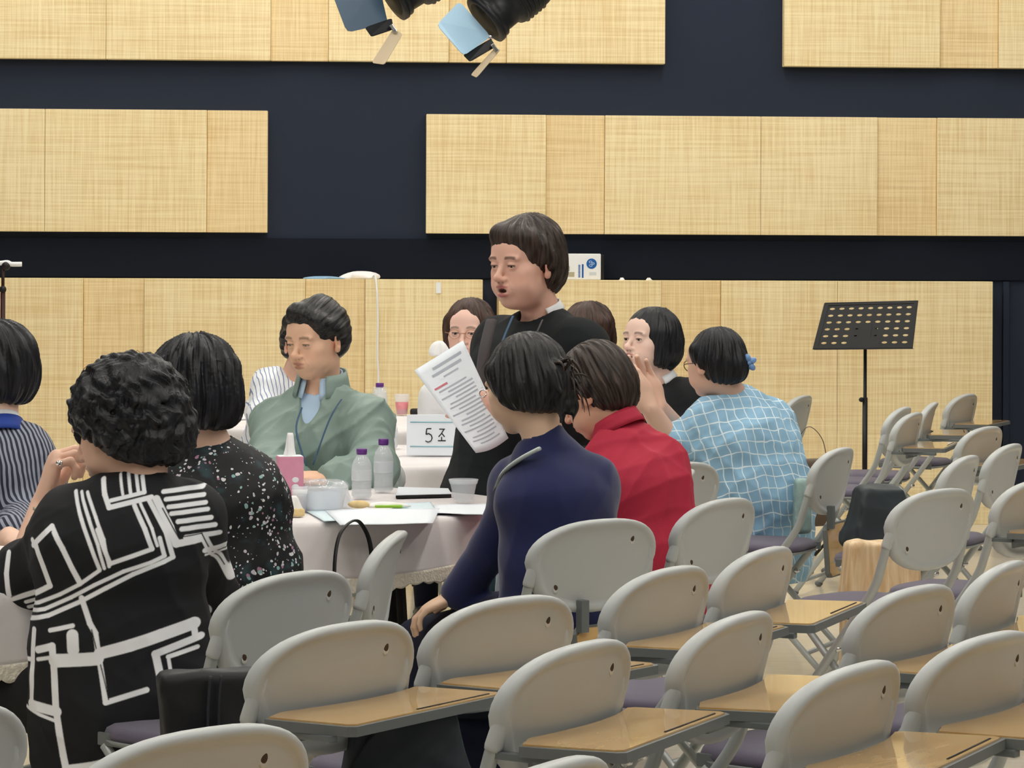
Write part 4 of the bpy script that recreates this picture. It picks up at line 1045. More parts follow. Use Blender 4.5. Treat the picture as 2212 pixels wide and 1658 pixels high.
for z in (.82, .22): mb = MB(); stroke(mb, [(.06, z), (.94, z)], .0022, 0); mb.build('printed_line', MATS['card_line'], card)
# ---- things on the farthest table
c = on(868, 896); g = empty('drink_cup', (c.x, c.y, TT), label='cup of pink drink on the farthest table near the wall', category='cup')
MB().lathe([(0, .002), (.026, .002), (.036, .085), (.037, .10), (.035, .10), (.034, .085), (.024, .004), (0, .004)], n=28).build('cup_wall', MATS['clear'], g)
MB().lathe([(0, .004), (.0235, .004), (.032, .062), (0, .062)], n=24).build('drink', MATS['pink_drink'], g)
c = on(920, 896); MB().box((c.x-.075, c.y-.03, TT), (c.x+.075, c.y+.05, TT+.030), bev=.010).build('pouch', MATS['black_metal'], None, base=(c.x, c.y, TT), label='flat black pouch on the farthest table right of the pink drink', category='pouch')
c = on(955, 905); crumple(.04, .03, .07, seed=9, top=.5).build('napkin_pile', MATS['tissue'], None, base=(0, 0, 0), label='crumpled white napkins on the farthest table beside the held paper', category='napkins').location = (c.x, c.y, TT)
c = on(517, 905); crumple(.045, .04, .09, seed=15, top=.4).build('plastic_bag', MATS['tissue'], None, base=(0, 0, 0), label='white crumpled bag on the far table, left of the striped shirt', category='plastic bag').location = (c.x, c.y, TT)
# paper on the left-edge table
c = on(12, 1232); MB().box((-.09, -.07, 0), (.09, .07, .002)).build('paper_sheet', MATS['paper_blue'], None, base=(0, 0, 0), label='pale sheet on the table at the left edge', category='paper').location = (c.x, c.y, TT+.001)
# ---- ledge goods
ZL = zt3; 
def ledge(px): return WM @ Vector((wx(px, .12), -.12, ZL))
c = ledge(780); o = crumple(.10, .05, .045, n=40, seed=21, top=.5).build('white_bag', MATS['tissue'], None, base=(0, 0, 0), label='soft white bag lying on the wooden ledge above the man in green', category='bag'); o.location = c
c = ledge(700); o = crumple(.10, .04, .016, n=40, seed=22, top=.5).build('folded_bag', MATS['soft_blue'], None, base=(0, 0, 0), label='flat bluish packet on the ledge left of the soft white bag', category='packet'); o.location = c
x0, x1 = wx(1213, .12), wx(1297, .12); hgt = (zrow(547, .15)-ZL)
pk = empty('printed_package', (0, 0, 0), label='white package with blue round logo standing on the ledge behind the standing woman', category='package'); pk.matrix_world = WM @ Matrix.Translation((x0, -.15, ZL))
wd2 = x1-x0
MB().box((0, 0, .001), (wd2, .10, hgt), bev=.006).build('packet', MATS['white_plastic'], pk)
MB().box((wd2, .015, .001), (wd2+.02, .085, hgt*.97), bev=.004).build('dark_side', MATS['black_metal'], pk)
def disc(mb, cx, cz, r, y=-.0012, n=28): mb.add([(cx, y, cz)]+[(cx+r*math.cos(2*math.pi*i/n), y, cz+r*math.sin(2*math.pi*i/n)) for i in range(n)], [(0, i+1, (i+1) % n+1) for i in range(n)], False); return mb
disc(MB(), wd2*.76, hgt*.62, .029).build('round_logo', MATS['logo_blue'], pk)
mb = MB()
for dx, dz, r_ in ((-.006, .010, .008), (.008, .001, .007), (-.005, -.010, .008)): mb.tube([(wd2*.76+dx+r_*math.cos(t), -.002, hgt*.62+dz+r_*.7*math.sin(t)) for t in np.linspace(0, 6.283, 15)], .0018, 6)
mb.build('logo_lines', MATS['logo_pale'], pk)
mb = MB()
for i in range(9): mb.box((wd2*.42, -.0014, hgt*(.10+i*.055)), (wd2*.47, -.0006, hgt*(.135+i*.055)))
mb.build('printed_text', MATS['logo_blue'], pk); mb = MB(); mb.box((wd2*.51, -.0014, hgt*.08), (wd2*.555, -.0006, hgt*.60)).build('blue_bar', MATS['logo_blue'], pk)
mb = MB(); mb.box((wd2*.10, -.0014, hgt*.33), (wd2*.20, -.0006, hgt*.52)); mb.box((wd2*.12, -.0014, hgt*.12), (wd2*.32, -.0006, hgt*.30)).build('printed_picture', mat('print_olive', (176, 172, 146), rough=.7), pk)
mb = MB(); mb.box((wd2*.70, -.0014, hgt*.18), (wd2*.88, -.0006, hgt*.30)).build('printed_block', mat('print_pale', (206, 216, 222), rough=.7), pk)
for px in (1343, 1402): c = ledge(px); o = crumple(.016, .012, .014, seed=px).build('tape_scrap', MATS['tissue'], None, base=(0, 0, 0), label='tiny white scrap on the ledge, %s of two right of the package' % ('left' if px < 1380 else 'right'), category='scrap'); o.location = c
c = WM @ Vector((wx(947, OUT3), -OUT3-.004, zrow(622, OUT3))); o = MB().box((-.014, -.003, -.03), (.014, .003, .03), bev=.001).build('tape_piece', MATS['white_plastic'], None, base=(0, 0, 0), label='small white tape stuck on the wood panel above the woman in glasses', category='tape'); o.location = c
cb = MB(); a = WM @ Vector((wx(812, OUT3), -OUT3-.006, ZL+.004)); cb.tube(smooth_path([WM @ Vector((wx(806, OUT3), -OUT3+.05, ZL+.012)), a, P(816, 680, WY-.30), P(815, 760, WY-.30), P(817, 800, WY-.30), P(818, 880, WY-.32)], 5), .0055, 8).build('power_cord', MATS['white_plastic'], None, base=a, label='thin white cord hanging down the wood panel behind the green jacket', category='cord')
# ---- music stand
YM = 13.55; r0 = P(1869, 752, YM)
ms = empty('music_stand', (r0.x, YM, 0), label='black music stand with a perforated desk in front of the wall', category='music stand')
q = [P(1782, 655, YM+.06), P(1983, 650, YM-.02), P(1971, 751, YM-.10), P(1756, 753, YM-.02)]
base = Vector((r0.x, YM, 0)); a, b_, c_, d = [p-base for p in q]
# perforated plate: a grid of small quads around punched holes
mb = MB(); nu, nv = 9, 6; cell = []
def bl(u, v): return a.lerp(b_, u).lerp(d.lerp(c_, u), v)
def plate_cell(u0, u1, v0, v1, hole):
    if not hole: mb.add([bl(u0, v0), bl(u1, v0), bl(u1, v1), bl(u0, v1)], [(0, 1, 2, 3)], False); return
    cu, cv = (u0+u1)/2, (v0+v1)/2; n = 16; sq = []; ci = []
    for i in range(n):
        an = 2*math.pi*i/n; x, y = math.cos(an), math.sin(an); s = 1/max(abs(x), abs(y))
        sq.append(bl(cu+x*s*(u1-u0)/2, cv+y*s*(v1-v0)/2)); ci.append(bl(cu+x*hole*.44*(u1-u0), cv+y*hole*.56*(v1-v0)/2*1.0))
    mb.add(sq+ci, [(i, (i+1) % n, n+(i+1) % n, n+i) for i in range(n)], False)
U0, U1, V0, V1 = .045, .965, .05, .95
for i in range(nu):
    for j in range(nv):
        mid_ = 3 <= i <= 5 and j >= 3
        plate_cell(U0+(U1-U0)*i/nu, U0+(U1-U0)*(i+1)/nu, V0+(V1-V0)*j/nv, V0+(V1-V0)*(j+1)/nv, 0 if (mid_ and not (i in (3, 5) and j in (3, 4))) else (.35 if mid_ else .62))
plate_cell(0, U0, 0, 1, 0); plate_cell(U1, 1, 0, 1, 0); plate_cell(U0, U1, 0, V0, 0); plate_cell(U0, U1, V1, 1, 0)
o = mb.build('desk', MATS['black_metal'], ms); o.modifiers.new('s', 'SOLIDIFY').thickness = .003
MB().tube([a, b_, c_, d, a], .004, 6).build('desk_rim', MATS['black_metal'], ms)
MB().add([d, c_, c_+Vector((0, -.05, -.004)), d+Vector((0, -.05, -.004))], [(0, 1, 2, 3)], False).build('desk_lip', MATS['black_metal'], ms)
ms.children[-1].modifiers.new('s', 'SOLIDIFY').thickness = .003
MB().box((-.06, .012, r0.z-.0), (.06, .03, r0.z+.10), bev=.004).build('tilt_plate', MATS['black_metal'], ms)
MB().tube([(0, 0, .25), (0, 0, r0.z+.05)], .0085, 10).build('pole', MATS['black_metal'], ms); MB().tube([(0, 0, .18), (0, 0, r0.z-.24)], .0125, 12).build('pole', MATS['black_metal'], ms)
MB().ball((-.018, -.01, r0.z-.25), (.014, .012, .012), 12).build('clamp_knob', MATS['black_metal'], ms)
for i in range(3):
    an = 2*math.pi*i/3+.4; MB().tube([(0, 0, .30), (.28*math.cos(an), .28*math.sin(an), .012)], .008, 8).build('leg', MATS['black_metal'], ms)
# ---- stand with white boom at the left edge
YB = 13.4; r1 = P(6, 700, YB); bs = empty('microphone_stand', (r1.x, YB, 0), label='dark stand with a white bar on top at the left edge of the photo', category='microphone stand')
zt = P(12, 572, YB).z
MB().tube([(0, 0, .05), (0, 0, P(0, 632, YB).z)], .012, 10).build('pole', mat('dark_red_metal', (52, 24, 20), rough=.4, metal=.4), bs); MB().tube([(0, 0, P(0, 632, YB).z-.02), (0, 0, zt)], .008, 10).build('pole', MATS['dark_red_metal'], bs)
MB().ball((0, 0, P(0, 625, YB).z), (.017, .017, .02), 12).build('clamp_knob', MATS['black_metal'], bs)
MB().tube(smooth_path([(-.14, 0, zt+.004), (-.02, 0, zt+.008), (.02, 0, zt+.012), (.04, 0, zt+.004), (.09, 0, zt+.004)], 4), .012, 10).build('white_bar', MATS['white_plastic'], bs)
MB().ball((.015, -.004, zt-.005), (.022, .018, .022), 12).build('clip', MATS['black_metal'], bs)
for i in range(3):
    an = 2*math.pi*i/3; MB().tube([(0, 0, .26), (.26*math.cos(an), .26*math.sin(an), .012)], .008, 8).build('leg', MATS['black_metal'], bs)

# ---------------------------------------------------------------- stage lamps
YS = 11.5; zp = P(1000, -260, YS).z
pp = empty('lamp_pipe', (0, YS+.1, zp), label='black pipe under the ceiling that carries the two stage lamps', category='pipe')
MB().tube([(-2.6, 0, 0), (2.6, 0, 0)], .025, 12).build('pipe', MATS['black_metal'], pp)
for x in (-2.2, 2.2): MB().tube([(x, 0, 0), (x, 0, CEIL-zp)], .012, 8).build('hanger', MATS['black_metal'], pp)
def stage_lamp(mouth, axis, flaps, label):
    m0 = P(*mouth, YS); ax = Vector(axis).normalized(); r = empty('stage_lamp', tuple(m0), label=label, category='stage lamp', group='stage lamps with barn doors')
    mb = MB(); mb.lathe([(.098, .0), (.106, .005), (.106, .03), (.094, .04), (.094, .10), (.108, .11), (.112, .12), (.112, .25), (.100, .29), (.06, .32), (0, .325)], n=32, axis=ax); mb.build('housing', MATS['lamp_body'], r)
    mb = MB()
    for i in range(5): mb.lathe([(.113, .13+i*.022), (.120, .135+i*.022), (.113, .14+i*.022)], n=32, axis=ax)
    mb.build('cooling_fins', MATS['lamp_body'], r)
    MB().lathe([(0, .010), (.09, .010), (.09, .016), (0, .03)], n=32, axis=ax).build('lens', MATS['lens'], r)
    MB().lathe([(.085, -.012), (.112, -.012), (.112, .008), (.085, .008), (.085, -.012)], n=4*8, axis=ax).build('gate_frame', MATS['lamp_body'], r)
    for pts, m, th in flaps:
        q = [P(x, y, YS+dy)-m0 for x, y, dy in pts]
        c = sum(q, Vector())/len(q); out = []
        for i, p in enumerate(q):                            # rounded corners
            a_, b2 = q[i-1], q[(i+1) % len(q)]; out += [p.lerp(a_, .12), p.lerp(p.lerp(a_, .12).lerp(p.lerp(b2, .12), .5), .5), p.lerp(b2, .12)]
        o = MB().add(out, [tuple(range(len(out)))], False).build('barn_door', MATS[m], r); o.modifiers.new('s', 'SOLIDIFY').thickness = th
    b0 = P(flaps[0][0][-1][0], flaps[0][0][-1][1], YS+flaps[0][0][-1][2])-m0
    MB().ball(b0, (.010, .010, .012), 10).build('hinge_knob', MATS['chrome'], r)
    t0 = P(flaps[2][0][0][0], flaps[2][0][0][1], YS-.08)-m0; MB().box((-.008, -.008, -.02), (.008, .008, .02), Matrix.Translation(t0) @ Matrix.Rotation(-.6, 4, 'Y'), bev=.003).build('hinge_knob', MATS['chrome'], r)
    sd = ax.cross(Vector((0, 0, 1))).normalized()
    y0 = ax*.18+sd*.135; y1 = ax*.18-sd*.135; topz = Vector((ax.x*.18, .1, zp-m0.z-.02))
    MB().tube(smooth_path([y0, Vector((y0.x, y0.y, topz.z*.6)), topz, Vector((y1.x, y1.y, topz.z*.6)), y1], 5), .009, 8).build('yoke', MATS['black_metal'], r)
    MB().tube([topz, topz+Vector((0, 0, .045))], .018, 8).build('pipe_clamp', MATS['black_metal'], r)
    return r
stage_lamp((850, -10), (.80, .25, .52), [
    ([(712, -30, -.12), (750, 70, -.14), (838, 50, -.04), (822, -20, -.02)], 'flag_dark', .003),
    ([(788, 60, -.10), (802, 80, -.13), (850, 64, -.06), (846, 40, -.04)], 'lamp_body', .003),
    ([(850, 62, -.06), (803, 136, -.12), (831, 140, -.14), (870, 74, -.08)], 'flag_tan', .003)], 'black stage lamp with barn doors at the top, the left one with dark blue flap')
stage_lamp((1052, 40), (.72, .22, .62), [
    ([(992, 3, -.05), (943, 54, -.14), (1001, 121, -.16), (1060, 80, -.05)], 'flag_glare', .003),
    ([(1000, 119, -.12), (1015, 134, -.14), (1071, 101, -.06), (1060, 84, -.05)], 'lamp_body', .003),
    ([(1069, 104, -.06), (1017, 162, -.12), (1030, 168, -.13), (1081, 108, -.07)], 'flag_tan', .003)], 'black stage lamp with barn doors at the top, the right one with pale shiny flap')

# ---------------------------------------------------------------- the people
def hd(px, py, Y, yaw, pitch=0, roll=0, sc=1.1): return Frame(P(px, py, Y), yaw, pitch, roll, sc)
def strap(mb_pts, r, name, m, parent, base): 
    o = MB().tube(smooth_path(mb_pts, 6), r, 6, flat=.35).build(name, MATS[m], parent, base); return o
def collar_ring(J, h, body, base, m, r=.062, hgt=.035, name='collar', tilt=.3, th=.004, open_=0.0, flare=1.1, lift=.0, drop=.02):
    nb = J['neck']; up = (Vector(h.w((0, -.02, -.06)))-nb).normalized(); f = (J['f']-up*J['f'].dot(up)).normalized(); sd = f.cross(up); mb = MB(); vs = []; fs = []; n = 36
    for k_ in range(4):
        for i in range(n+1):
            a = math.pi*2*((i/n)*(1-open_)+open_/2); d = f*math.cos(a)+sd*math.sin(a)        # starts at the front opening
            t = k_/3; rr = r*(1+(flare-1)*(1-t)); fr = (1+math.cos(a))/2
            vs.append(nb+d*rr+up*(.030+lift+hgt*t-fr*drop*1.6)+f*fr*.01)
    for k_ in range(3):
        for i in range(n): fs.append((k_*(n+1)+i, k_*(n+1)+i+1, (k_+1)*(n+1)+i+1, (k_+1)*(n+1)+i))
    o = mb.add(vs, fs).build(name, MATS[m], body, base); s = o.modifiers.new('s', 'SOLIDIFY'); s.thickness = th; return o
UPV = Vector((0, 0, 1))

# --- woman in the black and white geometric top
S2 = 996.0
BW_SEGS = []
def bw_print():
    wt, dk = 0, 1
    def seg(pts, w, col=0): BW_SEGS.append((pts, w, col))
    seg([(63, 1301), (110, 1288), (160, 1267), (205, 1243), (246, 1214)], 7); seg([(67, 1313), (125, 1300), (185, 1272), (235, 1245), (295, 1217), (350, 1200), (376, 1188), (366, 1150)], 7)
    seg([(75, 1328), (135, 1312), (205, 1280), (258, 1252), (315, 1223), (375, 1200), (392, 1192), (378, 1140), (340, 1070)], 8)
    seg([(182, 1056), (205, 1110), (226, 1160), (246, 1212)], 7); seg([(196, 1056), (220, 1108), (242, 1160), (256, 1210)], 6); seg([(210, 1056), (234, 1105), (254, 1150), (266, 1206)], 6)
    seg([(240, 1130), (268, 1200), (352, 1172), (336, 1130), (312, 1082)], 8); seg([(324, 1078), (350, 1130), (362, 1166)], 5)
    seg([(240, 1030), (248, 1060), (260, 1086), (345, 1066)], 9); seg([(262, 1072), (330, 1056), (322, 1024)], 7)
    seg([(292, 1018), (302, 1058)], 6); seg([(308, 1018), (318, 1056)], 6); seg([(275, 1020), (286, 1060)], 5)
    for i, yy in enumerate((1052, 1068, 1084, 1098)): seg([(368+i*6, yy+4), (440+i*5, yy)], 8)
    for i, yy in enumerate((1116, 1132, 1150)): seg([(400+i*8, yy+3), (462+i*8, yy)], 9)
    seg([(355, 1070), (385, 1130), (398, 1165), (450, 1158), (470, 1210), (488, 1262)], 13); seg([(368, 1090), (402, 1152), (445, 1148), (478, 1230)], 2.5, dk)
    seg([(452, 1186), (500, 1182)], 10); seg([(452, 1196), (500, 1194)], 4)
    # left sleeve
    seg([(96, 1168), (140, 1126), (168, 1170), (205, 1240)], 10); seg([(104, 1172), (140, 1136)], 3, dk)
    seg([(24, 1196), (22, 1240), (28, 1296), (85, 1278), (138, 1250), (122, 1210), (104, 1168)], 10); seg([(32, 1290), (120, 1252)], 2, dk)
    seg([(92, 1158), (104, 1172)], 9)
    # back below the bands
    seg([(208, 1272), (226, 1325), (238, 1345), (247, 1400), (262, 1488), (345, 1464)], 10); seg([(230, 1338), (252, 1420), (268, 1482)], 2.5, dk)
    seg([(248, 1388), (310, 1372), (370, 1354), (432, 1336)], 22); seg([(432, 1336), (436, 1366)], 10); seg([(258, 1400), (330, 1384), (414, 1362)], 5, dk)
    seg([(360, 1392), (445, 1364)], 13); seg([(360, 1392), (370, 1436)], 13); seg([(385, 1400), (440, 1386)], 8); seg([(385, 1400), (392, 1440)], 6)
    seg([(68, 1350), (66, 1412), (96, 1408)], 8); seg([(100, 1345), (98, 1410), (95, 1500)], 10); seg([(112, 1385), (146, 1374), (150, 1420), (155, 1500), (172, 1600), (182, 1645)], 13)
    seg([(112, 1405), (150, 1396)], 7); seg([(152, 1404), (242, 1398)], 24); seg([(96, 1502), (158, 1510)], 18); seg([(70, 1508), (158, 1530)], 6)
    seg([(190, 1350), (192, 1380)], 22); seg([(140, 1342), (190, 1330)], 8); seg([(180, 1632), (240, 1622), (330, 1596)], 20); seg([(60, 1658), (75, 1640), (110, 1700)], 8)
bw_print()
def bw_paint(V):
    """garment print kept as a colour attribute of the cloth; bars in metres on the cloth (x, z)"""
    T = np.tile(lin((16, 18, 24)), (len(V), 1)); u = 1106+V[:, 0]*S2; v = YH+(HC-V[:, 2])*S2; cl = (lin((246, 248, 253)), lin((18, 20, 26)))
    for pts, w, c in BW_SEGS:
        for (x0, y0), (x1, y1) in zip(pts, pts[1:]):
            i = np.nonzero((u > min(x0, x1)-w-4) & (u < max(x0, x1)+w+4) & (v > min(y0, y1)-w-4) & (v < max(y0, y1)+w+4))[0]; uu, vv_ = u[i], v[i]
            dx, dy = x1-x0, y1-y0; t = np.clip(((uu-x0)*dx+(vv_-y0)*dy)/(dx*dx+dy*dy+1e-9), 0, 1); d = np.hypot(uu-x0-t*dx, vv_-y0-t*dy)
            m = np.clip((w*(.58 if c == 0 else .5)-d)/1.8+.5, 0, 1)[:, None]; T[i] = T[i]*(1-m)+cl[c]*m
    return T
h = hd(268, 918, 6.02, 163, -20, 0, 1.14)
J = seated(P(300, 1065, 5.98), P(285, 1530, 5.98), 125, sw=.165, fat=1.06, armfat=1.05, bust=1)
J['mid'] = P(262, 1390, 5.98); J['chest'] = P(262, 1180, 5.98)
J.update(w=Vector((.93, .36, 0)), sha=P(402, 1122, 6.05), shb=P(166, 1135, 5.98), elb=P(48, 1255, 6.06), wrb=P(94, 1095, 6.20), ela=P(455, 1290, 6.25), wra=P(390, 1330, 6.45),
         handb=dict(d=(.22, .05, 1), n=(.9, .25, -.1), side=1, curl=(62, 70, 45), sc=1.3, thumb=(.7, .5, .5)))
J['knb'] = Vector((-1.22, 6.18, .52)); J['kna'] = Vector((-.95, 6.50, .52)); J['anb'] = Vector((-1.20, 6.2, .09)); J['ana'] = Vector((-.95, 6.5, .09))
pb, bb = person('woman seen from behind in a black and white geometric top, hand at her face', J, h, dict(cheek=1.1, skin=(236, 194, 170)), st_curly, 'hair_black',
    [dict(name='patterned_top', mat='paint_cloth', inf=.018, res=.0075, hem=.10, fold=.0032, ff=13, sleeve=.60, paint=bw_paint, collar=.014, collar_r=.062, seed=5, lap=False)],
    dict(mat='black_trouser'), foci=[(P(118, 1030, 6.22), .12, .0036)], wisps=160)
MB().tube(smooth_path([P(75, 1098, 6.16), P(93, 1106, 6.12), P(112, 1098, 6.16), P(108, 1088, 6.3), P(85, 1088, 6.3), P(75, 1098, 6.16)], 5), .005, 8, flat=.5).build('bracelet', mat('jade', (150, 156, 140), rough=.3), pb, bb)
t_ = J['tipsb']; MB().ball(P(128, 1000, 6.12), (.008, .006, .006), 12).build('ring', MATS['chrome'], pb, bb)

# --- woman in the floral blouse
h = hd(415, 850, 6.74, 118, -12, 4, 1.08)
J = seated(P(462, 988, 6.72), P(500, 1370, 6.72), 120, sw=.13, bust=1, fat=.92, armfat=.95)
J.update(w=Vector((.9, .43, 0)), mid=P(500, 1240, 6.72), chest=P(478, 1085, 6.72), sha=P(528, 1055, 6.74), shb=P(420, 1060, 6.74), elb=P(345, 1120, 6.90), wrb=P(392, 1003, 6.90), ela=P(565, 1175, 6.79), wra=P(530, 1215, 7.08),
         handb=dict(d=(.9, .15, .35), n=(-.1, .2, 1), side=-1, curl=(30, 45, 30), sc=1.0))
person('woman seen from behind in a dark floral blouse, chin resting on her hand', J, h, dict(), lambda V, h: st_wavy(V, h, -.072), 'hair_black',
    [dict(name='floral_blouse', mat='floral', inf=.018, res=.0072, fold=.0035, hem=.05, sleeve=.72, collar=.012, collar_r=.056, seed=8)], dict(mat='black_trouser'), foci=[(P(415, 985, 6.90), .09, .0042)], wisps=30)

# --- man in the green jacket
h = hd(684, 732, 9.15, -128, -11, 0, 1.10)
J = seated(P(696, 852, 9.18), P(705, 1190, 9.25), -112, sw=.17, fat=1.12, armfat=1.1)
J.update(w=Vector((-.97, .24, 0)), mid=P(705, 1080, 9.22), chest=P(694, 960, 9.18), sha=P(600, 920, 9.22), shb=P(790, 912, 9.08), ela=P(578, 1010, 9.06), wra=P(640, 1040, 8.93), elb=P(812, 1012, 8.96), wrb=P(722, 1034, 8.84),
         handb=dict(d=(-1, -.12, .08), n=(.1, .2, -1), side=-1, curl=(28, 42, 30), sc=1.2))
pm, bm_ = person('man seated in a grey-green jacket over a pale blue shirt, looking down', J, h, dict(skin=(238, 194, 164), brow=.6, jaw=1.12, cheek=.95, lip=(176, 112, 100), gaze=(0, 1, -.5), eye=.0016, res=.003), st_man, 'hair_soft_black',
    [dict(name='jacket', mat='jacket_green', inf=.024, res=.0068, fold=.0075, ff=19, sleeve=.95, cut_r=.064, vcut=.10, seed=21),
     dict(name='shirt', mat='shirt_blue', inf=.006, res=.0085, fold=.001, sleeve=.3, collar=.012, collar_r=.060, cut_r=.054, lap=False)], dict(mat='black_trouser'), foci=[(P(695, 1030, 8.84), .11, .0042)])
collar_ring(J, h, pm, bm_, 'jacket_green', r=.080, hgt=.072, open_=.20, flare=1.22, lift=-.012, drop=.016, name='jacket_collar', th=.006)
collar_ring(J, h, pm, bm_, 'shirt_blue', r=.066, hgt=.066, open_=.12, flare=1.3, lift=-.008, drop=.020, name='shirt_collar')
zp0, zp1 = P(656, 925, 9.0), P(660, 1012, 8.98); 
for k_, (a, b2, c) in enumerate((((652, 880, 9.06), (640, 930, 8.98), (662, 1006, 8.94)), ((738, 862, 9.04), (712, 905, 8.97), (676, 1004, 8.94)))):
    strap([P(*a), P(*b2), P(*c)], .0032, 'lanyard', 'lanyard_blue' if 'lanyard_blue' in MATS else mat('lanyard_blue', (66, 96, 126), rough=.7).name, pm, bm_)

# --- standing woman in black
h = hd(1134, 569, 8.75, -134, -5, 0, 1.20)
N7 = P(1178, 700, 8.80); J = seated(N7, P(1085, 1085, 8.80), -150, sw=.16, fat=1.10, bust=1, armfat=1.1)
J.update(mid=P(1105, 955, 8.80), chest=P(1140, 800, 8.80), w=Vector((-.60, .80, 0)), sha=P(1082, 745, 8.92), shb=P(1252, 752, 8.66), ela=P(1062, 900, 8.86), wra=P(1075, 880, 8.50), elb=P(1255, 905, 8.55), wrb=P(1092, 876, 8.36),
         hipz=0, handb=dict(d=(-1, -.1, .05), n=(-.1, 1, 0), side=1, sc=1.15, fingers=((8, 10, 8), (30, 35, 25), (36, 40, 30), (42, 45, 30)), thumb=(.8, .5, -.3)))
hz = J['hip']; 
for s, sg in (('a', 1), ('b', -1)):
    J['kn'+s] = Vector((hz.x, hz.y, .42))+J['w']*.09*sg; J['an'+s] = Vector((hz.x, hz.y, .09))+J['w']*.10*sg
ps, bs_ = person('standing woman in a black top reading from a sheet of paper, mouth open', J, h, dict(mouth=.010, jowl=1, skin=(230, 184, 164), cheek=1.12, jaw=1.12, lip=(176, 84, 92), gaze=(0, 1, -.25), eye=.002, res=.0028), st_short, 'hair_brown',
    [dict(name='black_top', mat='black_knit', inf=.026, res=.0075, fold=.004, ff=11, hem=.22, sleeve=.7, cut_r=.064, cut_z=.0, seed=31, lap=False)], dict(mat='black_trouser'), foci=[(P(1085, 870, 8.36), .12, .0042)])
collar_ring(J, h, ps, bs_, 'white_cloth', r=.070, hgt=.030, open_=.45, flare=1.1, lift=.0, drop=-.004, name='white_collar')
strap([P(1062, 690, 8.62), P(1046, 760, 8.58), P(1036, 840, 8.62)], .020, 'grey_scarf', 'grey_vest', ps, bs_)
strap([P(1108, 682, 8.60), P(1088, 730, 8.55), P(1064, 800, 8.50)], .004, 'lanyard', 'lanyard_blue', ps, bs_)
strap([P(1172, 690, 8.58), P(1150, 740, 8.5), P(1128, 800, 8.46)], .003, 'lanyard', 'grey_vest', ps, bs_)
MB().tube([P(1043, 850, 8.27)+Vector((math.cos(a)*.010, 0, math.sin(a)*.011)) for a in np.linspace(0, 6.283, 13)], .002, 6).build('ring', MATS['chrome'], ps, bs_)
# the sheet she reads from
pa = [P(1000, 735, 8.40), P(895, 800, 8.30), P(1028, 978, 8.22), P(1098, 946, 8.36)]
def pap(u, v): 
    q = pa[0].lerp(pa[1], u).lerp(pa[3].lerp(pa[2], u), v); return q+Vector((0, -.018*math.sin(v*math.pi)-.0*u, 0))+Vector((0, 0, -.010*math.sin(u*math.pi)*v*v))
mb = MB(); n = 14; mb.add([pap(i/n, j/n) for i in range(n+1) for j in range(n+1)], [(i*(n+1)+j, (i+1)*(n+1)+j, (i+1)*(n+1)+j+1, i*(n+1)+j+1) for i in range(n) for j in range(n)])
sh_ = mb.build('printed_sheet', MATS['paper'], None, base=pa[2], label='printed white sheet held up by the standing woman', category='paper'); sh_.modifiers.new('s', 'SOLIDIFY').thickness = .0008
def bar(mb, u0, u1, v0, v1):
    k_ = 6; o_ = Vector((0, -.0022, 0)); vs = []
    for i in range(k_+1): vs += [pap(u0+(u1-u0)*i/k_, v0)+o_, pap(u0+(u1-u0)*i/k_, v1)+o_]
    mb.add(vs, [(2*i, 2*i+2, 2*i+3, 2*i+1) for i in range(k_)])
mb = MB(); bar(mb, .12, .72, .07, .095); bar(mb, .18, .80, .13, .155); bar(mb, .30, .62, .19, .205)
for i in range(17):
    v = .30+i*.038; bar(mb, .14+.1*(i % 5 == 0), (.86, .70, .90, .62, .80)[i % 5], v, v+.014)
mb.build('printed_lines', MATS['print_grey'], sh_, pa[2]); mb = MB(); bar(mb, .62, .90, .255, .275); mb.build('red_heading', MATS['print_red'], sh_, pa[2])

# --- woman in the navy sweater
h = hd(1132, 830, 7.28, 134, -14, 0, 1.08)
J = seated(P(1180, 962, 7.25), P(1220, 1345, 7.22), 125, sw=.14, fat=.84, armfat=.86)
J.update(w=Vector((.95, .30, 0)), mid=P(1212, 1215, 7.20), chest=P(1198, 1085, 7.20), sha=P(1268, 1050, 7.26), shb=P(1122, 1052, 7.30), elb=P(1066, 1180, 7.36), wrb=P(985, 1285, 7.42), ela=P(1300, 1190, 7.45), wra=P(1200, 1250, 7.7),
         handb=dict(d=(-.90, .1, -.42), n=(-.35, .1, -1), side=-1, curl=(22, 32, 22), sc=1.05))
J['knb'] = P(905, 1388, 7.62); J['anb'] = Vector((J['knb'].x+.02, J['knb'].y, .09)); J['kna'] = P(1030, 1380, 7.95); J['ana'] = Vector((J['kna'].x, J['kna'].y, .09))
pn, bn = person('woman seen from behind in a navy sweater, dark loose ponytail, hand on knee', J, h, dict(skin=(236, 200, 172), cheek=1.05), st_pony, 'hair_soft_black',
    [dict(name='navy_sweater', mat='navy_knit', inf=.018, res=.0075, fold=.003, ff=9, sleeve=.97, collar=.02, collar_r=.058, seed=41, hem=.05)], dict(mat='navy_cloth'), foci=[(P(945, 1305, 7.42), .09, .0042)], wisps=14)
hr_ = [c for c in pn.children if c.name.startswith('hair')][0]; r_ = np.random.default_rng(5)
for k_ in range(16):
    a_ = np.array((r_.uniform(-.02, .02), -.135, r_.uniform(-.04, .03))); e_ = a_+np.array((r_.uniform(-.03, .04), r_.uniform(-.055, -.015), r_.uniform(-.09, .03)))
    lk = MB().tube(bez(h.w(a_+np.array((0, .02, 0))), h.w(a_+np.array((0, -.02, .012))), h.w((a_+e_)/2+np.array((0, -.03, .02))), h.w(e_), 7), [.004, .0045, .0042, .004, .0034, .0026, .0016, .0006], 6).build('loose_lock', MATS['hair_brown'], hr_, bn)
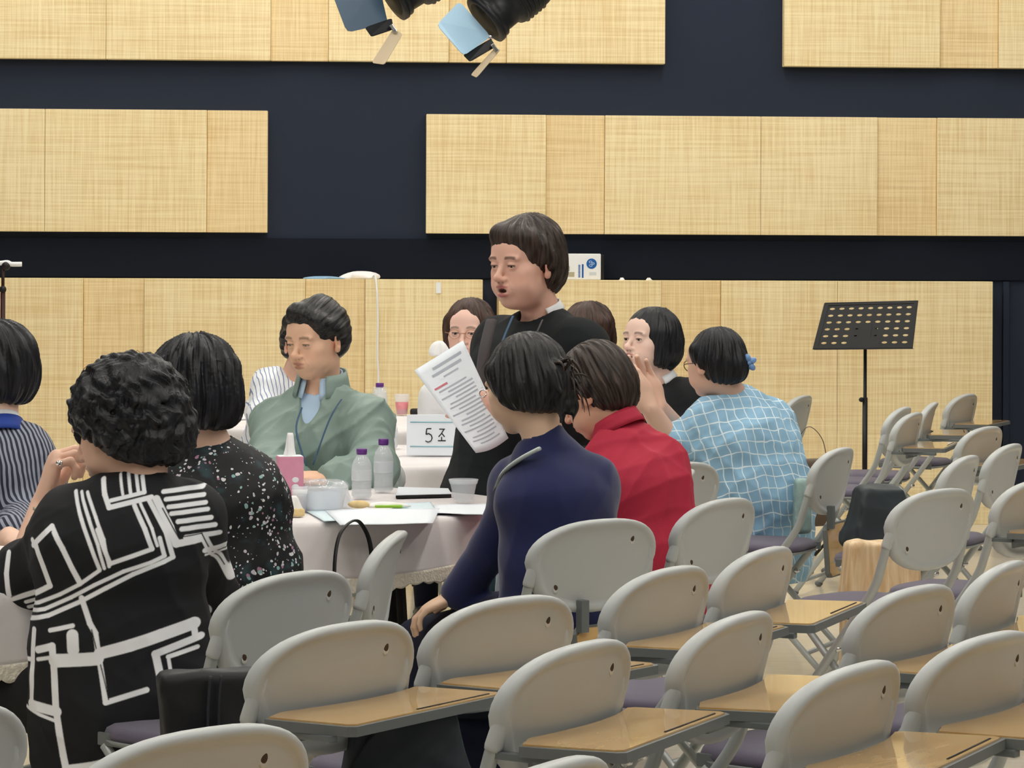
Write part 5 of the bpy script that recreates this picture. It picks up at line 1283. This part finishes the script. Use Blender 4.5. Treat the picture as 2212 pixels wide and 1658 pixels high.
strap([P(1166, 968, 7.13), P(1122, 992, 7.15), P(1088, 1022, 7.20), P(1072, 1062, 7.27)], .016, 'pale_scarf', mat('pale_scarf', (206, 216, 214), rough=.8).name, pn, bn)

# --- woman in the red jacket
h = hd(1284, 846, 7.92, 152, -30, 0, 1.06)
J = seated(P(1345, 945, 7.88), P(1395, 1290, 7.85), 140, sw=.14, fat=.90, armfat=.9)
J.update(w=Vector((.85, .52, 0)), mid=P(1400, 1190, 7.84), chest=P(1370, 1055, 7.84), sha=P(1418, 1005, 7.90), shb=P(1310, 1020, 7.88), ela=P(1440, 1130, 8.0), wra=P(1350, 1150, 8.2), elb=P(1290, 1120, 8.05), wrb=P(1250, 1160, 8.2))
pr_, br_ = person('woman bending forward in a crimson red jacket, seen from behind', J, h, dict(skin=(230, 178, 150), jaw=1.1, jowl=1), st_short, 'hair_brown',
    [dict(name='red_jacket', mat='red_cloth', inf=.024, res=.0072, fold=.0055, ff=13, sleeve=.95, collar=.03, collar_r=.064, seed=51, hem=.10)], dict(mat='black_trouser'), wisps=0)
collar_ring(J, h, pr_, br_, 'red_cloth', r=.070, hgt=.045, open_=.12, flare=1.15, lift=-.005, drop=.01)

# --- woman in the blue plaid shirt
h = hd(1543, 783, 10.12, 135, -6, 0, 1.08)
J = seated(P(1592, 868, 10.15), P(1625, 1140, 10.16), 135, sw=.17, fat=1.12, armfat=1.15)
J.update(w=Vector((.90, .43, 0)), mid=P(1640, 1060, 10.10), chest=P(1610, 960, 10.12), sha=P(1660, 915, 10.2), shb=P(1540, 912, 10.1), elb=P(1458, 968, 10.12), wrb=P(1404, 882, 10.05), ela=P(1500, 975, 10.42), wra=P(1422, 878, 10.12),
         handb=dict(d=(-.62, -.1, .95), n=(-.3, .9, .1), side=1, curl=(14, 18, 14), sc=1.34, spread=0), handa=dict(d=(-.55, -.05, .95), n=(.2, -1, .1), side=-1, curl=(12, 16, 12), sc=1.34, spread=0))
pq, bq = person('woman in a light blue plaid shirt with a blue hair clip, hands clasped', J, h, dict(skin=(232, 192, 170)), lambda V, h: st_tied(V, h, bun=(.0, -.100, -.020), br=(.040, .034, .052)), 'hair_black',
    [dict(name='plaid_shirt', mat='plaid_blue', inf=.026, res=.009, fold=.006, ff=14, sleeve=.52, collar=.02, collar_r=.060, seed=61, hem=.10)], dict(mat='navy_cloth'), foci=[(P(1385, 820, 10.05), .14, .0048)])
mb = MB(); c = Vector(h.w((.030, -.124, -.012)))
for i in range(5):
    a = i*1.256+.5; mb.ball(c+Vector((math.cos(a)*.015, -.004*(i % 2), math.sin(a)*.017)), (.018, .010, .012), 10, Matrix.Rotation(-a, 3, 'Y'))
mb.ball(c+Vector((0, -.006, 0)), (.010, .008, .010), 10)
mb.build('hair_clip', mat('clip_blue', (120, 160, 214), rough=.35, var=.25, vscale=60), pq, bq)
def glasses(h, body, base, m='chrome', rim=.0012):
    for sx in (1, -1):
        MB().tube([Vector(h.w((sx*.032+.021*math.cos(a), .094+.002*math.sin(a)-.004*(math.cos(a)*sx > .5), -.003+.017*math.sin(a)))) for a in np.linspace(0, 6.283, 21)], rim*h.s, 6).build('lens_rim', MATS[m], body, base)
        MB().tube([Vector(h.w(p)) for p in ((sx*.053, .090, .0), (sx*.076, .06, .002), (sx*.081, -.005, .0))], rim*h.s, 6).build('temple_arm', MATS[m], body, base)
    MB().tube([Vector(h.w(p)) for p in ((-.011, .096, .0), (0, .100, .003), (.011, .096, .0))], rim*h.s, 6).build('bridge', MATS[m], body, base)
glasses(h, pq, bq, mat('frame_brown', (92, 74, 50), rough=.4).name, .0016)

# --- woman with the black bob
h = hd(1403, 738, 10.95, -138, 7, 0, 1.13)
J = seated(P(1432, 838, 10.98), P(1440, 1060, 11.0), -130, sw=.15)
J.update(w=Vector((-.9, .43, 0)), mid=P(1438, 990, 11.0), chest=P(1435, 900, 10.98), sha=P(1372, 868, 11.05), shb=P(1484, 862, 10.92), ela=P(1352, 930, 10.9), wra=P(1380, 950, 10.75), elb=P(1492, 930, 10.85), wrb=P(1420, 952, 10.7))
p_, b_2 = person('woman with a black chin-length bob and open mouth, in a black top', J, h, dict(skin=(240, 206, 190), mouth=.006, lip=(168, 70, 72), res=.0032, brow=.65), lambda V, h: st_bob(V, h, front=.055, low=-.10), 'hair_black',
    [dict(name='black_top', mat='black_cloth', inf=.016, res=.009, fold=.003, sleeve=.6, collar=.006, collar_r=.058, seed=71)], dict(mat='black_trouser'))
collar_ring(J, h, p_, b_2, 'white_cloth', r=.064, hgt=.030, open_=.3, flare=1.15, lift=.0, drop=.0, name='white_collar')

# --- woman behind the standing woman
h = hd(1266, 722, 11.2, -118, 2, 0, 1.02)
J = seated(P(1296, 815, 11.25), P(1290, 1050, 11.3), -140, sw=.14)
person('woman with short wavy dark hair, mostly hidden behind the standing woman', J, h, dict(skin=(240, 208, 190)), st_wavy, 'hair_chestnut',
    [dict(name='dark_top', mat='black_cloth', inf=.016, res=.010, fold=.003, sleeve=.8, seed=72)], dict(mat='black_trouser'), wisps=0)

# --- woman in glasses
h = hd(1014, 716, 11.35, -105, -3, 0, 1.10)
J = seated(P(1020, 830, 11.4), P(1015, 1040, 11.4), -100, sw=.14)
J['hada'] = None; del J['hada']
pg, bg = person('woman in thin glasses with long dark hair, half hidden by the held sheet', J, h, dict(skin=(238, 198, 182), res=.0034, brow=.6), lambda V, h: st_bob(V, h, front=.058, low=-.15, part=.001), 'hair_chestnut',
    [dict(name='pale_top', mat='white_cloth', inf=.016, res=.010, fold=.003, sleeve=.9, seed=73)], dict(mat='navy_cloth'))
glasses(h, pg, bg, mat('frame_gold', (196, 150, 120), rough=.3, metal=.6).name, .0011)
c = P(950, 752, 10.9); o = crumple(.035, .03, .06, seed=33, top=.5).build('napkin', MATS['tissue'], None, base=(0, 0, 0), label='white napkin held beside the face of the woman in glasses', category='napkin'); o.location = c-Vector((0, 0, .03))

# --- person in the blue striped shirt behind the man
h = hd(655, 742, 11.9, -60, 0, 0, 1.05)
J = seated(P(628, 830, 11.95), P(620, 1030, 11.95), -70, sw=.16)
J.update(sha=P(585, 835, 11.9), ela=P(566, 900, 11.75))
person('person in a white shirt with thin blue stripes, hidden behind the man in green', J, h, dict(skin=(232, 190, 168)), st_man, 'hair_black',
    [dict(name='striped_shirt', mat='blue_stripe_shirt', inf=.020, res=.010, fold=.005, sleeve=.9, collar=.02, seed=74)], dict(mat='black_trouser'))

# --- person at the left edge
h = hd(-22, 798, 7.55, 165, -6, 0, 1.08)
J = seated(P(-8, 945, 7.5), P(-10, 1290, 7.5), 150, sw=.15)
J.update(w=Vector((.92, .38, 0)), sha=P(42, 985, 7.5), ela=P(50, 1120, 7.4), wra=P(20, 1165, 7.1), handa=dict(d=(.7, -.6, -.1), n=(0, .1, -1), side=1, curl=(15, 20, 15)))
pe, be = person('person cut by the left edge in a dark pinstriped jacket with a blue collar', J, h, dict(), lambda V, h: st_bob(V, h, front=.05, low=-.085), 'hair_black',
    [dict(name='striped_jacket', mat='pinstripe', inf=.018, res=.009, fold=.003, sleeve=.9, collar=.02, seed=75, hem=.05)], dict(mat='black_trouser'))
collar_ring(J, h, pe, be, mat('royal_blue', (28, 62, 150), rough=.7).name, r=.070, hgt=.045, open_=.1, flare=1.35, lift=-.022)
collar_ring(J, h, pe, be, 'white_cloth', r=.058, hgt=.03, open_=.1, flare=1.1, lift=.008, name='white_collar')

# ---------------------------------------------------------------- bags
def tote(name, c, w, d, hh, m, label, rz=0, taper=.92, sag=.02, strap_pts=None, cat='bag', seed=1, strap_m='bag_strap', strap_r=.006):
    r = empty(name, tuple(c), rz, label=label, category=cat); lo, hi = np.array((-w/2-.05, -d/2-.05, -.02)), np.array((w/2+.05, d/2+.05, hh+.06)); V = Vol(lo, hi, .008)
    x = V.ax[0][:, None, None]; y = V.ax[1][None, :, None]; z = V.ax[2][None, None, :]; t = np.clip(z/hh, 0, 1); sc = 1+(taper-1)*t
    qx = np.abs(x)/sc-w/2+.02; qy = np.abs(y)*(1+.45*t)-d/2+.02; qz = np.abs(z-hh/2)-hh/2+.02
    V.D = (np.sqrt(np.maximum(qx, 0)**2+np.maximum(qy, 0)**2+np.maximum(qz, 0)**2)+np.minimum(np.maximum(np.maximum(qx, qy), qz), 0)-.02).astype(f32)
    V.band(folds(seed, sag*.5, 18), .04); vv, q = V.mesh(); vv = relax(vv, q, 1, .3); vv[:, 2] -= vv[:, 2].min()-.001
    np_mesh('bag_body', vv, q, m, r, (0, 0, 0))
    for sp in strap_pts or []: MB().tube(smooth_path(sp, 6), strap_r, 8, flat=.5).build('strap', MATS[strap_m], r)
    return r
ST = .4715                                                   # top of a seat pad
c = P(452, 1653, 5.22); tote('shopping_bag', (c.x, 5.28, ST), .19, .10, .185, 'bag_black', 'black fabric bag on the seat beside the woman in black and white', .3, 1.12, .012, seed=3,
     strap_pts=[[(-.02, -.052, .02), (-.02, -.056, .12), (-.015, -.052, .18)], [(.0, -.052, .02), (.0, -.056, .12), (.005, -.052, .18)]])
c = P(895, 1640, 4.86); tote('backpack', (c.x-.02, 4.93, ST), .24, .16, .165, 'nylon_grey', 'dark grey nylon backpack on the seat at the bottom centre', .2, .75, .02, seed=5, strap_pts=[[(-.10, -.08, .02), (-.11, -.09, .08), (-.05, -.05, .15)]])
c = P(1020, 1600, 5.15); tote('folded_coat', (c.x, 5.18, ST), .16, .12, .11, 'navy_cloth', 'navy cloth bundle on the seat to the right of the grey backpack', .5, .8, .02, cat='clothes', seed=6)
tote('shopping_bag', (1.25, 9.44, ST), .25, .15, .20, 'nylon_grey', 'dark slate cloth bag lying on a seat in the right block', .3, .6, .02, seed=7)
c = P(1905, 1290, 8.75); tote('tan_bag', (c.x, 8.78, .0), .26, .16, .56, 'kraft', 'tall tan bag with wood-like streaks standing behind the open chair at the right', .1, .9, .02, seed=8)
c = P(1752, 1000, 10.2); tote('handbag', (c.x, 10.25, ST), .16, .08, .25, 'brown_leather', 'brown handbag with a tall thin strap right of the plaid shirt', .2, .8, .01, seed=9, strap_m='brown_leather', strap_r=.003,
     strap_pts=[[(-.06, 0, .23), (-.04, 0, .33), (0, 0, .37), (.05, 0, .32), (.07, 0, .22)]])
c = P(1728, 1040, 10.02); tote('pouch', (c.x, 9.95, ST), .07, .07, .20, mat('teal_pale', (150, 176, 172), rough=.6, var=.3, vscale=30).name, 'small pale teal bag tucked between the plaid shirt and the next chair', .2, .8, .01, seed=10)
c = P(1110, 1290, 7.42); tote('shopping_bag', (c.x+.01, 7.48, ST), .12, .10, .20, mat('pale_bag', (206, 216, 224), rough=.6, var=.15, vscale=12).name, 'pale bag with navy stripes squeezed between the navy sweater and her chair', .2, .8, .02, seed=11)
c = P(1068, 1290, 7.62); tote('patterned_pouch', (c.x, 7.62, ST+.0), .10, .10, .13, 'teal_print', 'teal patterned bag on the lap of the woman in the navy sweater', .4, .8, .015, seed=12)
c = P(765, 1260, 6.62); tote('tote_bag', (c.x, 6.60, ST), .20, .12, .12, 'bag_black', 'black tote with a tall round handle on the edge-on chair before the table', .9, .9, .012, seed=13, strap_m='black_metal', strap_r=.006,
     strap_pts=[[(-.075, -.03, .10), (-.09, -.02, .22), (-.055, 0, .31), (.0, .01, .345), (.05, .02, .335), (.085, .02, .27), (.09, .02, .12)]])
